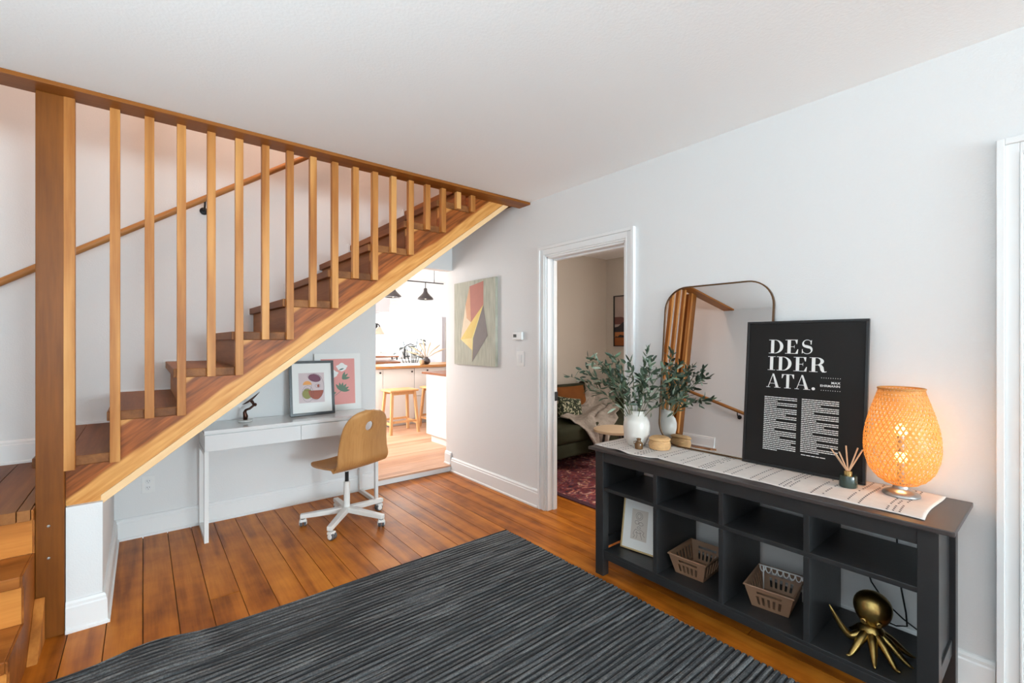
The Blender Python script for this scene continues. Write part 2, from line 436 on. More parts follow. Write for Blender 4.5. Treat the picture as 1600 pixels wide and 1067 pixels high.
# floors -------------------------------------------------------------
def planks(name, base, mat, x0, x1, y0, y1, width, along, z, seed, gapw=0.0035, lmin=1.8, lmax=3.6, under=None):
    rnd = random.Random(seed)
    root = struct(base)
    a0, a1, b0, b1 = (x0, x1, y0, y1) if along == 'Y' else (y0, y1, x0, x1)
    a = a0
    while a < a1 - 0.02:
        wd = min(width * rnd.uniform(0.97, 1.03), a1 - a)
        b = b0 - rnd.uniform(0, 1.2)
        while b < b1:
            e = b + rnd.uniform(lmin, lmax)
            c0, c1 = max(b, b0), min(e, b1)
            if c1 - c0 > 0.05:
                dz = rnd.uniform(-0.0008, 0.0008)
                m = MB()
                if along == 'Y': m.box(a + gapw / 2, a + wd - gapw / 2, c0 + .001, c1 - .001, z - .018, z + dz)
                else: m.box(c0 + .001, c1 - .001, a + gapw / 2, a + wd - gapw / 2, z - .018, z + dz)
                m.build('floorboard', mat, root)
            b = e
        a += wd
    return root
DARKGAP = plain('joint_dark', (0.02, 0.012, 0.008), 0.9)
mb = MB(); mb.box(XL, XW, YB, YW, -0.12, -0.017)
planks('floorboard', mb.build('floor', DARKGAP), FLOORW, XL + .005, XW, YB, YW, 0.1325, 'Y', 0.0, 3, lmin=4.0, lmax=8.0)
mb = MB(); mb.box(XW, 5.1, 0.5, 4.13, -0.12, -0.017)
planks('floorboard', mb.build('floor_sitting_room', DARKGAP), FLOORW, XW + .003, 5.05, 1.0, 4.12, 0.1325, 'Y', 0.0, 5)
mb = MB(); mb.box(1.0, 2.56, YW + .03, 4.14, -0.12, KZ - .017); mb.box(1.0, 5.3, 4.14, 8.3, -0.12, KZ - .017)
planks('floorboard', mb.build('floor_kitchen', DARKGAP), KFLOORW, 1.1, 5.2, YW + .12, 7.3, 0.19, 'X', KZ, 11, gapw=0.002, lmin=1.2, lmax=2.2)
mb = MB(); mb.box(1.655, 2.469, YW + .035, YW + .118, KZ - .018, KZ); mb.build('floorboard', KFLOORW, bpy.data.objects['floor_kitchen'])
# threshold of the kitchen: pale nosing above a white riser
mb = MB(); mb.box(KO[0], KO[1], YW - .005, YW + .0345, 0.048, KZ + .001); struct(mb.build('trim_1', KFLOORW, bevel=.004))
mb = MB(); mb.box(KO[0], KO[1], YW + .006, YW + .03, 0.0, 0.048); struct(mb.build('trim_2', TRIM))

# baseboards ---------------------------------------------------------
BPROF = [(0, 0), (.028, 0), (.028, .012), (.020, .018), (.018, .112), (.014, .118), (.014, .130), (.008, .140), (0, .142)]
def baseboard(name, p0, p1, n, z=0.0, m0=0.0, m1=0.0, h=1.0):
    """along p0->p1 (2-D), n: outward normal; m0, m1: mitre growth at the ends per unit of depth"""
    d = (Vector(p1) - Vector(p0)).normalized(); vs = []; k = len(BPROF)
    for p, mt in ((p0, -m0), (p1, m1)):
        for (t, hh) in BPROF:
            vs.append((p[0] + n[0] * t + d.x * mt * t, p[1] + n[1] * t + d.y * mt * t, z + hh * h))
    fs = [tuple(range(k)), tuple(range(k, 2 * k))[::-1]] + [(i, k + i, k + (i + 1) % k, (i + 1) % k) for i in range(k)]
    return struct(MB().add(vs, fs).build(name, TRIM))
baseboard('baseboard_right', (XW, 2.697), (XW, YW), (-1, 0))
baseboard('baseboard_right_console', (XW, 0.178), (XW, 1.772), (-1, 0))
baseboard('baseboard_right_rear', (XW, YB), (XW, -0.78), (-1, 0))
baseboard('baseboard_stair_wall', (-0.15, YW), (KO[0], YW), (0, -1), m0=-1)
baseboard('baseboard_jamb', (XW, YW + .005), (XW, 4.14), (-1, 0), z=KZ, h=.9)
baseboard('baseboard_stub_side', (-0.15, 2.915), (-0.15, YW), (1, 0), m0=1, m1=-1)
baseboard('baseboard_stub_front', (-0.276, 2.915), (-0.15, 2.915), (0, -1), m1=1)
baseboard('baseboard_landing', (XL, YW), (-0.37, YW), (0, -1), z=0.60)
baseboard('baseboard_landing_left', (XL, 2.9), (XL, YW), (1, 0), z=0.60)
baseboard('baseboard_left', (XL, YB), (XL, 2.38), (1, 0))
baseboard('baseboard_back', (XL, YB), (XW, YB), (0, 1))

# door casings -------------------------------------------------------
def casing(name, y0, y1, ztop, x, w=0.078, both=None):
    """moulded casing round an opening in the right wall: stepped face boards with mitred look"""
    m = MB()
    steps = [(0.0, 0.022, 0.027), (0.022, 0.058, 0.017), (0.058, 0.066, 0.021), (0.066, w, 0.014)]   # from the outer edge inwards
    for a, b, t in steps:
        m.box(x - t, x, y1 + w - b, y1 + w - a, 0, ztop + w - a)
        m.box(x - t, x, y0 - w + a, y0 - w + b, 0, ztop + w - a)
        m.box(x - t, x, y0 - w + b, y1 + w - b, ztop + w - b, ztop + w - a)
    return struct(m.build(name, TRIM, bevel=.002))
casing('trim_3', D1[0], D1[1], D1[3], XW)
casing('trim_4', D2[0], D2[1], D2[3], XW)
def jamb(name, y0, y1, ztop):
    m = MB()
    m.box(XW - .002, XW + .102, y1 - .014, y1 + .002, 0, ztop + .002)
    m.box(XW - .002, XW + .102, y0 - .002, y0 + .014, 0, ztop + .002)
    m.box(XW - .002, XW + .102, y0, y1, ztop - .014, ztop + .002)
    m.box(XW + .055, XW + .09, y1 - .024, y1 - .012, 0, ztop); m.box(XW + .055, XW + .09, y0 + .012, y0 + .024, 0, ztop)
    m.box(XW + .055, XW + .09, y0, y1, ztop - .026, ztop - .012)
    return struct(m.build(name, TRIM, bevel=.0015))
d1 = jamb('door_1', D1[0], D1[1], D1[3])
mb = MB(); mb.box(XW + .066, XW + .096, D1[1] - .0285, D1[1] - .024, .862, .934); lab(mb.build('strike_plate', BLACKM, d1), 'black strike plate on the white door jamb')
jamb('door_2', D2[0], D2[1], D2[3])
mb = MB(); mb.box(XW + .06, XW + .095, D2[0] + .026, D2[1] - .026, .006, D2[3] - .03)
dd = struct(mb.build('door_3', DOORW, bevel=.003), 'brown stained wooden door behind the white casing at the right edge')
for (a, b) in ((.16, .92), (1.04, 1.86)):
    mb = MB(); mb.box(XW + .05, XW + .062, D2[0] + .12, D2[1] - .12, a, b); mb.build('door_panel', DOORW, dd, bevel=.006)

# windows behind the viewer ------------------------------------------
def glass_mat():
    m, nt, b, n, l = new_mat('window_glass')
    tr = n.new('ShaderNodeBsdfTransparent'); gl = n.new('ShaderNodeBsdfGlossy'); gl.inputs['Roughness'].default_value = 0.02
    mx = n.new('ShaderNodeMixShader'); mx.inputs[0].default_value = 0.07
    l.new(tr.outputs[0], mx.inputs[1]); l.new(gl.outputs[0], mx.inputs[2])
    l.new(mx.outputs[0], n['Material Output'].inputs['Surface'])
    return m
GLASS = glass_mat()
def window(name, axis, t, a0, a1, z0, z1, side):
    """frame, meeting rail, casing and sill set in a wall hole; side = +1 / -1 direction of the room"""
    def bx(m, a, b, u0, u1, c, d):
        lo, hi = sorted((t + side * u0, t + side * u1))
        if axis == 'x': m.box(a, b, lo, hi, c, d)
        else: m.box(lo, hi, a, b, c, d)
    m = MB(); f = .05; zm = (z0 + z1) / 2
    for q in ((a0, a0 + f, z0, z1), (a1 - f, a1, z0, z1), (a0 + f, a1 - f, z0, z0 + f), (a0 + f, a1 - f, z1 - f, z1), (a0 + f, a1 - f, zm - .02, zm + .02)):
        bx(m, q[0], q[1], -.09, -.05, q[2], q[3])
    wn = struct(m.build(name, TRIM))
    m = MB(); w = .08
    for q in ((a0 - w, a0, z0 - w, z1 + w), (a1, a1 + w, z0 - w, z1 + w), (a0, a1, z1, z1 + w), (a0, a1, z0 - w, z0)):
        bx(m, q[0], q[1], 0.0, .018, q[2], q[3])
    m.build('window_casing', TRIM, wn)
    m = MB(); bx(m, a0 - w, a1 + w, -.05, .05, z0 - .02, z0); m.build('window_sill', TRIM, wn)
    for (c, d) in ((z0 + f, zm - .02), (zm + .02, z1 - f)):
        m = MB(); bx(m, a0 + f, a1 - f, -.072, -.068, c, d); m.build('pane', GLASS, wn)
    return wn
window('window_1', 'x', YB, *WB1, 1); window('window_2', 'x', YB, *WB2, 1); window('window_3', 'y', XL, *WL, 1)

# ================================================================== the staircase
ST = thing('staircase', 'wooden open-sided staircase with pine balusters, dark post and ceiling board', 'staircase', (-.33, 2.95, 0))
ST_O = Vector((-.33, 2.95, 0))
def stp(mb, name, mat, **k):
    mb.v = [(p[0] - ST_O.x, p[1] - ST_O.y, p[2]) for p in mb.v]
    return mb.build(name, mat, ST, **k)
RISE, RUN = 0.197, 0.2585
def xn(k): return -0.395 + RUN * k
def zt(k): return 0.80 + RISE * k
NT = 10
for k in range(NT):
    m = MB(); m.box(xn(k), xn(k + 1) + .030, 2.936 if k > 0 or True else 3.0, YW - .003, zt(k) - .046, zt(k))
    if k == 0:
        m = MB(); m.box(xn(0), -.372, 2.995, YW - .003, zt(0) - .046, zt(0)); m.box(-.372, -.279, 2.995, YW - .003, zt(0) - .046, zt(0)); m.box(-.279, xn(1) + .030, 2.936, YW - .003, zt(0) - .046, zt(0))
    stp(m, 'tread', STAIRW, bevel=.004)
    m = MB(); m.box(xn(k) + .028, xn(k) + .048, 2.99, YW - .003, zt(k) - RISE, zt(k) - .046); stp(m, 'riser', RISERW)
    m = MB(); m.box(xn(k) - .004, xn(k + 1) + .028, YW - .012, YW - .001, zt(k), zt(k) + .014)
    m.box(xn(k) - .012, xn(k), YW - .012, YW - .001, zt(k) - .05, zt(k) + .014); stp(m, 'wall_strip', TRIM)
def zb(x): return 0.598 + 0.757 * (x + 0.158)
ZU = ZC - .020
poly = [(-.2785, .572)]
poly.append((-.1585, .572))
poly.append((-.158, zb(-.158)))
xe = -0.158 + (ZU - 0.598) / 0.757
poly.append((xe, ZU)); poly.append((xn(9) + .03, ZU)); poly.append((xn(9) + .03, zt(8) - .0465))
for k in range(8, 0, -1):
    poly.append((xn(k) + .03, zt(k) - .0465)); poly.append((xn(k) + .03, zt(k - 1) - .0465))
poly.append((-.2785, zt(0) - .0465))
stp(MB().prism(poly, 'Y', 2.944, 2.988), 'stringer', STRINGW)
# pale strip along the lower edge of the stringer
xs0, xs1 = -.158, xe + .055
d = .046
poly = [(xs0, zb(xs0) - d), (xs1, min(zb(xs1) - d, ZU)), (xe, ZU - .001), (xs0, zb(xs0) - .001)]
lab(stp(MB().prism(poly, 'Y', 2.938, 3.03), 'stringer_strip', CAPW, bevel=.002), 'pale pine strip along the underside of the stringer')
# plain soffit under the flight
poly = [(xs0, zb(xs0) - d + .006), (xs1, zb(xs1) - d + .006), (xs1, zb(xs1) - d + .03), (xs0, zb(xs0) - d + .03)]
stp(MB().prism(poly, 'Y', 3.03, YW - .001), 'soffit', WALL)
# post
m = MB(); m.box(-.372, -.279, 2.90, 2.99, 0, ZU); lab(stp(m, 'newel_post', POSTW, bevel=.003), 'dark stained square post from floor to ceiling')
for z in (.506, .362):
    m = MB(); m.lathe([(.006, 0), (.006, .003), (.003, .005)], 10); m.xf(Matrix.Translation((-.33, 2.9, z)) @ Matrix.Rotation(R(90), 4, 'X')); stp(m, 'screw', STEEL)
# board round the opening, fixed under the ceiling
m = MB(); m.box(XL + .001, XW - .001, 2.802, 2.942, ZU, ZC - .0005); lab(stp(m, 'ceiling_board', BOARDW, bevel=.002), 'flat stained board along the stairwell edge of the ceiling')
# balusters
bx = [-.263 + .0] + [(-.105 + .1297 * i) for i in range(17)]
bz = []
for i in range(18): bz.append(0.755 + RISE * (i // 2))
for i in range(18):
    x = bx[i]; y0, y1 = (2.898, 2.9355)
    m = MB(); m.box(-.019, .019, y0, y1, bz[i] - ((.012) if i == 0 else 0), ZU + .0005)
    m.v = [(p[0] + x, p[1], p[2]) for p in m.v]
    stp(m, 'baluster', BALW, bevel=.0015)
# landing boards
rnd = random.Random(4); x = XL + .002
xs = [XL + .002, -1.04, -.89, -.735, -.58, -.425, -.381]
for a, b in zip(xs[:-1], xs[1:]):
    m = MB(); m.box(a + .001, b - .002, 2.868, YW - .003, .552, .600); stp(m, 'landing_board', STAIRW, bevel=.002)
m = MB(); m.box(-.379, xn(0) + .028 + .02 - .0, 2.995, YW - .003, .552, .600); stp(m, 'landing_board', STAIRW)
# lower flight towards the viewer
for (z, yn, yr) in ((.600, None, 2.898), (.400, 2.638, 2.664), (.200, 2.385, 2.410)):
    m = MB(); m.box(XL + .002, -.3805, yr, yr + .02, z - .2 if z < .3 else z - .2, z - .048); stp(m, 'riser', LRISERW)
    if yn: m = MB(); m.box(XL + .002, -.3805, yn, (2.898 if z > .3 else 2.664), z - .046, z); stp(m, 'tread', STEPW, bevel=.004)
poly = [(2.412, 0), (2.895, 0), (2.895, .552), (2.90, .552), (2.90, .40), (2.664, .40), (2.664, .20), (2.412, .20)]
poly = [(2.412, 0), (2.94, 0), (2.94, .598), (2.868, .598), (2.868, .552), (2.90, .552), (2.90, .3995), (2.640, .3995), (2.640, .354), (2.664, .354), (2.664, .1995), (2.387, .1995), (2.387, .154), (2.412, .154)]
lab(stp(MB().prism(poly, 'X', -.380, -.3735), 'side_panel', STEPW), 'brown side panel of the lowest steps')
m = MB(); m.prism([(2.70, 0), (2.89, 0), (2.89, .197)], 'X', -.3733, -.340); m.v = [(p[0], p[1] - .0, p[2]) for p in m.v]
lab(stp(m, 'foot_wedge', WEDGEW, bevel=.002), 'pale triangular wooden foot block beside the post')

# handrails ----------------------------------------------------------
def rail(name, label, p0, p1, brackets, nrm):
    P0, P1 = Vector(p0), Vector(p1)
    t = thing(name, label, 'handrail', p0)
    d = (P1 - P0)
    L = d.length; q = d.to_track_quat('X', 'Z')
    m = MB(); m.tube([(0, 0, 0), (L * .33, 0, 0), (L * .66, 0, 0), (L, 0, 0)], .021, 14)
    o = m.build('rail', RAILW, t, smooth=True, auto=40); o.rotation_euler = q.to_euler()
    for s in brackets:
        c = d * s; n = Vector(nrm)
        m = MB(); wallp = c + n * .078 + Vector((0, 0, -.075))
        m.tube([c + Vector((0, 0, -.018)), c + Vector((0, 0, -.045)) + n * .005, c + Vector((0, 0, -.072)) + n * .03, wallp - n * .002], .0065, 8)
        m.build('bracket', BLACKM, t, smooth=True)
        m = MB(); m.lathe([(.027, 0), (.027, .005), (.016, .010), (.010, .012)], 16)
        rot = Vector((0, 0, 1)).rotation_difference(-n).to_matrix().to_4x4()
        m.xf(Matrix.Translation(wallp) @ rot); m.build('bracket_plate', BLACKM, t)
    return t
rail('handrail', 'round wooden handrail climbing the stairwell wall behind the balusters', (-.80, 3.94, 1.576), (1.30, 3.94, 3.021), [.546], (0, 1, 0))
rail('handrail', 'round wooden handrail above the lowest steps, seen in the mirror', (XL + .08, 2.05, .96), (XL + .08, 3.75, 1.45), [.33, .85], (-1, 0, 0))

# ================================================================== big ribbed rug
def rug_mat():
    m, nt, b, n, l = new_mat('ribbed_wool')
    tc = n.new('ShaderNodeTexCoord')
    mp = n.new('ShaderNodeMapping'); mp.inputs['Scale'].default_value = (3.0, 46, 1)
    l.new(tc.outputs['Object'], mp.inputs['Vector'])
    ns = n.new('ShaderNodeTexNoise'); ns.inputs['Scale'].default_value = 1.0; ns.inputs['Detail'].default_value = 6; ns.inputs['Roughness'].default_value = 0.75
    l.new(mp.outputs[0], ns.inputs['Vector'])
    fi = n.new('ShaderNodeTexNoise'); fi.inputs['Scale'].default_value = 160; fi.inputs['Detail'].default_value = 3
    l.new(tc.outputs['Object'], fi.inputs['Vector'])
    ad = n.new('ShaderNodeMath'); ad.operation = 'MULTIPLY_ADD'; ad.inputs[1].default_value = 0.45
    l.new(fi.outputs['Fac'], ad.inputs[0]); l.new(ns.outputs['Fac'], ad.inputs[2])
    cr = n.new('ShaderNodeValToRGB'); e = cr.color_ramp.elements
    e[0].position = 0.48; e[0].color = rgba(srgb(34, 35, 37)); e[1].position = 0.98; e[1].color = rgba(srgb(134, 132, 130))
    x = e.new(0.70); x.color = rgba(srgb(76, 77, 79))
    l.new(ad.outputs[0], cr.inputs[0])
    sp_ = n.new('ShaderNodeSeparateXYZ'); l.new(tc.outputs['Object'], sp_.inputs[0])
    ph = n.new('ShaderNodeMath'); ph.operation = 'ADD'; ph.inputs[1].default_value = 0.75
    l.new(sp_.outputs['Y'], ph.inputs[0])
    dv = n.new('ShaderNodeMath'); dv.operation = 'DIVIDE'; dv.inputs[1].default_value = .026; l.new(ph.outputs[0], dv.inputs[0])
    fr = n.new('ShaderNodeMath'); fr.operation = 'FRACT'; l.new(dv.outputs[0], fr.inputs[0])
    # groove shade painted into the colour near rib boundaries, width varying along the row
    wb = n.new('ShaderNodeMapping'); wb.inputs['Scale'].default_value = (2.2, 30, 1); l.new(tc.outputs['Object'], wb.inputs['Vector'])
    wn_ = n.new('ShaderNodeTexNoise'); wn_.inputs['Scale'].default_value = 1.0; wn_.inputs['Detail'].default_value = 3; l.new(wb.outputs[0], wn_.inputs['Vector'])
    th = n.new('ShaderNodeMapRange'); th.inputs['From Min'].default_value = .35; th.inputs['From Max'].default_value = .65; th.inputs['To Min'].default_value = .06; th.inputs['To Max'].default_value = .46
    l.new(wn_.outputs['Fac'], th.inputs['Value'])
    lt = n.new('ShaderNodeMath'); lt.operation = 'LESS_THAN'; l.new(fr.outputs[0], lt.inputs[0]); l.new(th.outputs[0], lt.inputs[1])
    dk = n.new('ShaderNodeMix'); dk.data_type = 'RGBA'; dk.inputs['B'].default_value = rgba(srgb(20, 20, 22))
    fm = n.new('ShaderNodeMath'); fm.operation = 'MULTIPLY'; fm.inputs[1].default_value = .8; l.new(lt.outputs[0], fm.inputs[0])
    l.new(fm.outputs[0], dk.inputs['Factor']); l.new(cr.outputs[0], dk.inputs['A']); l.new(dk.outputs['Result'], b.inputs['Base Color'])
    b.inputs['Roughness'].default_value = 0.95
    bp = n.new('ShaderNodeBump'); bp.inputs['Strength'].default_value = 0.6; bp.inputs['Distance'].default_value = 0.003
    l.new(fi.outputs['Fac'], bp.inputs['Height']); l.new(bp.outputs['Normal'], b.inputs['Normal'])
    return m
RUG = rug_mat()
rx0, rx1, ry0, ry1 = -0.32, 1.985, -0.75, 2.515
rnd = random.Random(12)
ribs = []; y = ry0
while y < ry1:
    wd = .026; ribs.append((y, min(wd, ry1 - y), rnd.uniform(.6, 1.0))); y += wd
rows = []
for (y, wd, hh) in ribs:
    for t, q in ((0.0, 0.0), (0.10, .05), (.22, .8), (.56, 1.0), (.9, .75)): rows.append((y + wd * t, .002 + .012 * q * hh))
rows.append((ry1, .006))
NX = 40
def ruggy(i, j):
    y, z = rows[j]; u = i / NX
    x = rx0 + (rx1 - rx0) * u
    k = max(0, (y - ry1 + .5) / .5)
    yy = y + k * (.030 * math.exp(-((x - .03) / .16) ** 2) - .012 * math.exp(-((x - .55) / .35) ** 2))
    zz = z + k * k * .014 * math.exp(-((x - .03) / .14) ** 2)
    return (x + .0025 * sin(yy * 9), yy, zz)
vs = [ruggy(i, j) for j in range(len(rows)) for i in range(NX + 1)]
fs = [(j * (NX + 1) + i, j * (NX + 1) + i + 1, (j + 1) * (NX + 1) + i + 1, (j + 1) * (NX + 1) + i) for j in range(len(rows) - 1) for i in range(NX)]
m = MB().add(vs, fs)
# skirt down to the floor
b0 = len(m.v); ring = [i for i in range(NX + 1)] + [j * (NX + 1) + NX for j in range(1, len(rows))] + [(len(rows) - 1) * (NX + 1) + i for i in range(NX - 1, -1, -1)] + [j * (NX + 1) for j in range(len(rows) - 2, 0, -1)]
m.v += [(m.v[i][0], m.v[i][1], .0015) for i in ring]
for a in range(len(ring)):
    b = (a + 1) % len(ring); m.f.append((ring[b], ring[a], b0 + a, b0 + b))
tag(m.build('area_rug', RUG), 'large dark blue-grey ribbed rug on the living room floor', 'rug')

# ================================================================== desk
DK = thing('desk', 'white glossy desk with two drawers under the staircase', 'desk', (.312, 3.602, 0))
DW, DD, DH = 1.195, 0.385, 0.742
m = MB(); m.box(0, DW, -.002, DD, .718, DH); m.build('desk_top', WHITEG, DK, bevel=.002)
m = MB(); m.box(.004, DW - .004, .02, DD - .004, .606, .713); m.box(.006, DW - .006, .022, DD, .713, .718); m.build('drawer_case', WHITEL, DK)
for i in range(2):
    a = .003 + i * (DW - .003) / 2
    m = MB(); m.box(a, a + DW / 2 - .0045, 0, .019, .604, .711); m.build('drawer_front', WHITEG, DK, bevel=.0012)
for x in (.001, DW - .026):
    m = MB()
    m.box(x, x + .025, .002, .032, 0.0, .603); m.box(x, x + .025, DD - .032, DD - .002, 0, .603)
    m.box(x, x + .025, .032, DD - .032, 0, .03); m.box(x, x + .025, .032, DD - .032, .573, .603)
    m.build('leg_frame', WHITEL, DK, bevel=.0015)

# ================================================================== desk chair
CH = thing('desk_chair', 'moulded plywood swivel chair with a round hole and white castered base at the desk', 'chair', (1.17, 3.38, 0), (0, 0, R(20)))
# shell: local +y is forward (towards the desk), x sideways
prof = []      # (y, z, halfwidth) from the seat front to the back top
def shell_pt(u, s):
    """u: -1..1 across, s: 0..1 from the front edge of the seat to the top of the back"""
    if s < .45:
        t = s / .45; y = .215 - .345 * t; z = .452 - .020 * sin(pi * min(1, t * 1.1)) + .012 * (1 - t) ** 3 * -1
    elif s < .60:
        t = (s - .45) / .15; a = t * R(78)
        y = -.130 - .075 * sin(a); z = .446 + .075 * (1 - cos(a)) - .012 * (1 - t)
    else:
        t = (s - .60) / .40
        y = -.203 - .065 * t + .02 * sin(pi * t); z = .506 + .345 * t
    return y, z
def half(s):
    if s < .45: return .165 + .065 * min(1, s / .40) ** .8 
    if s < .60: return .230 - .005 * (s - .45) / .15
    t = (s - .60) / .40
    w = .225 - .045 * t
    if t > .55: w = .2 * math.sqrt(max(0.0, 1 - ((t - .55) / .45) ** 2.6)) if False else w * (max(0.0, 1 - ((t - .55) / .452) ** 2.8)) ** .42
    return max(w, .012)
NU, NS = 24, 56
HS, HR = .865, .034
m = MB()
def sp(u, s, off):
    y, z = shell_pt(u, s); y2, z2 = shell_pt(u, min(1, s + .01)); y1, z1 = shell_pt(u, max(0, s - .01))
    t = Vector((0, y2 - y1, z2 - z1)).normalized(); nn = Vector((0, -t.z, t.y))          # points down / back
    w = half(s)
    if s < .12: w *= (.80 + .20 * math.sqrt(max(0, 1 - (1 - s / .12) ** 2)))
    x = u * w
    bow = .030 * (u * u) * (0 if s < .45 else min(1, (s - .45) / .2))         # back curves round the sitter
    dish = .016 * (u * u) * (1 - min(1, abs(s - .25) / .35))
    p = Vector((x, y + bow, z + dish)) + nn * off
    return p
vs = [sp(-1 + 2 * i / NU, j / NS, off) for off in (0, .011) for j in range(NS + 1) for i in range(NU + 1)]
N = (NU + 1) * (NS + 1)
hc = sp(0, HS, 0)
def inhole(i, j):
    ps = [vs[(j + b) * (NU + 1) + i + a] for a in (0, 1) for b in (0, 1)]
    c = sum(ps, Vector()) / 4
    return math.hypot(c.x, c.z - hc.z) < HR
# snap the vertices near the hole onto its rim
hole = {(i, j) for i in range(NU) for j in range(NS) if inhole(i, j)}
rim = set()
for (i, j) in hole:
    for a in (0, 1):
        for b in (0, 1):
            cells = [(i + a - p, j + b - q) for p in (0, 1) for q in (0, 1)]
            if any(c not in hole for c in cells): rim.add((i + a, j + b))
for (i, j) in rim:
    for sd in (0, 1):
        v = vs[sd * N + j * (NU + 1) + i]; dx, dz = v.x, v.z - hc.z; L = math.hypot(dx, dz)
        v.x = dx / L * HR; v.z = hc.z + dz / L * HR
fs = []
def I(i, j, sd): return sd * N + j * (NU + 1) + i
edges = {}
for j in range(NS):
    for i in range(NU):
        if (i, j) in hole: continue
        q = [(i, j), (i + 1, j), (i + 1, j + 1), (i, j + 1)]
        fs.append(tuple(I(a, b, 0) for a, b in q)); fs.append(tuple(I(a, b, 1) for a, b in q[::-1]))
        for k in range(4):
            e = (q[k], q[(k + 1) % 4]); edges[e] = 1
for (a, b) in edges:
    if (b, a) not in edges: fs.append((I(*a, 0), I(*a, 1), I(*b, 1), I(*b, 0)))
m.add(vs, fs)
m.build('seat_shell', BIRCHW, CH, smooth=True, auto=50)
m = MB(); m.box(-.11, .11, -.12, .10, .412, .422); m.box(-.05, .05, -.06, .05, .39, .412); m.build('seat_plate', WHITEM, CH, bevel=.004)
m = MB(); m.lathe([(.0135, .30), (.0135, .395)], 16); m.build('gas_lift', BLACKM, CH, smooth=True, auto=40)
m = MB(); m.lathe([(.026, .075), (.026, .10), (.0225, .12), (.0225, .30), (.020, .302)], 20); m.build('column', WHITEM, CH, smooth=True, auto=40)
foot = [(0.875, 3.489), (0.966, 3.134), (1.338, 3.113), (1.473, 3.45), (1.215, 3.731)]
for i in range(5):
    a = R(-20) + math.atan2(3.134 - 3.38, .966 - 1.17) + i * 2 * pi / 5
    L = .315
    m = MB()
    secs = [(0.0, .024, .078, .118), (L, .0185, .062, .092)]
    vs = []
    for (x, hw, z0, z1) in secs: vs += [(x, -hw, z0), (x, hw, z0), (x, hw, z1), (x, -hw, z1)]
    m.add(vs, [(3, 2, 1, 0), (4, 5, 6, 7), (0, 1, 5, 4), (1, 2, 6, 5), (2, 3, 7, 6), (3, 0, 4, 7)])
    m.xf(Matrix.Rotation(a, 4, 'Z')); arm = m.build('base_arm', WHITEM, CH, bevel=.004)
    ce = Vector((cos(a) * (L - .018), sin(a) * (L - .018), 0)); sw = a + R(70) + i * .9
    m = MB(); m.lathe([(.012, .052), (.015, .056), (.015, .064)], 12, c=(ce.x, ce.y, 0)); m.build('caster_stem', STEEL, CH)
    off = Vector((cos(sw), sin(sw), 0)) * .014
    ax = Vector((-sin(sw), cos(sw), 0))
    for sgn in (-1, 1):
        m = MB(); m.lathe([(.006, -.009), (.022, -.009), (.026, -.006), (.026, .006), (.022, .009), (.006, .009)], 20)
        rot = Vector((0, 0, 1)).rotation_difference(ax).to_matrix().to_4x4()
        m.xf(Matrix.Translation(ce + off + ax * sgn * .0125 + Vector((0, 0, .0265))) @ rot)
        wl = m.build('caster_wheel', plain('caster_grey', (.09, .09, .095), .5) if (i == 0 and sgn == -1) else bpy.data.materials['caster_grey'], CH, smooth=True, auto=40)
        m = MB(); m.lathe([(.0175, .0), (.0175, .004), (.01, .006)], 16)
        rot2 = Vector((0, 0, 1)).rotation_difference(ax * sgn).to_matrix().to_4x4()
        m.xf(Matrix.Translation(ce + off + ax * sgn * .021 + Vector((0, 0, .0265))) @ rot2); m.build('hub_cap', WHITEM, wl)
    m = MB(); m.box(-.022, .022, -.022, .022, .034, .056); m.xf(Matrix.Translation(ce + off * .6) @ Matrix.Rotation(sw, 4, 'Z')); m.build('caster_hood', WHITEM, CH, bevel=.006)

# ================================================================== flat artwork helpers
def poly_face(mb, pts, y, conv):
    """2-D polygon (u,v) laid on a sheet through conv(u,v,depth)"""
    o = len(mb.v); mb.v += [conv(u, v, y) for u, v in pts]; mb.f.append(tuple(range(o, o + len(pts))))
def ell(cx, cy, rx, ry, a0=0, a1=2 * pi, n=24, rot=0):
    ps = []
    for i in range(n + (0 if abs(a1 - a0 - 2 * pi) < 1e-6 else 1)):
        a = a0 + (a1 - a0) * i / n; x, y = rx * cos(a), ry * sin(a)
        ps.append((cx + x * cos(rot) - y * sin(rot), cy + x * sin(rot) + y * cos(rot)))
    return ps
def leafp(cx, cy, L, W, ang, n=8):
    ps = []
    for i in range(n + 1): t = i / n; ps.append((L * t, W * sin(pi * t) ** .8))
    for i in range(n - 1, 0, -1): t = i / n; ps.append((L * t, -W * sin(pi * t) ** .8))
    return [(cx + x * cos(ang) - y * sin(ang), cy + x * sin(ang) + y * cos(ang)) for x, y in ps]
def stroke(mb, pts, w, y, conv):
    for i in range(len(pts) - 1):
        a, b = Vector(pts[i]), Vector(pts[i + 1]); d = b - a
        if d.length < 1e-6: continue
        n = Vector((-d.y, d.x)).normalized() * w / 2; e = d.normalized() * w * .3
        poly_face(mb, [tuple(a - n - e), tuple(b - n + e), tuple(b + n + e), tuple(a + n - e)], y, conv)
def cvY(u, v, d): return (u, -d, v)       # sheet facing -y, u to the right, v up, d towards the viewer
def cvX(u, v, d): return (-d, -u, v)      # sheet facing -x, u to the right as seen (towards -y)
def print_mat(name, c, rough=.6): return plain(name, c, rough)

def frame_ring(w, h, fw, th, depth0=0.0, conv=None, inner_r=0.0):
    m = MB()
    if conv is cvY:
        m.box(0, w, -th, depth0, 0, fw); m.box(0, w, -th, depth0, h - fw, h); m.box(0, fw, -th, depth0, fw, h - fw); m.box(w - fw, w, -th, depth0, fw, h - fw)
    else:
        m.box(-th, depth0, -w, 0, 0, fw); m.box(-th, depth0, -w, 0, h - fw, h); m.box(-th, depth0, -fw, 0, fw, h - fw); m.box(-th, depth0, -w, -w + fw, fw, h - fw)
    return m

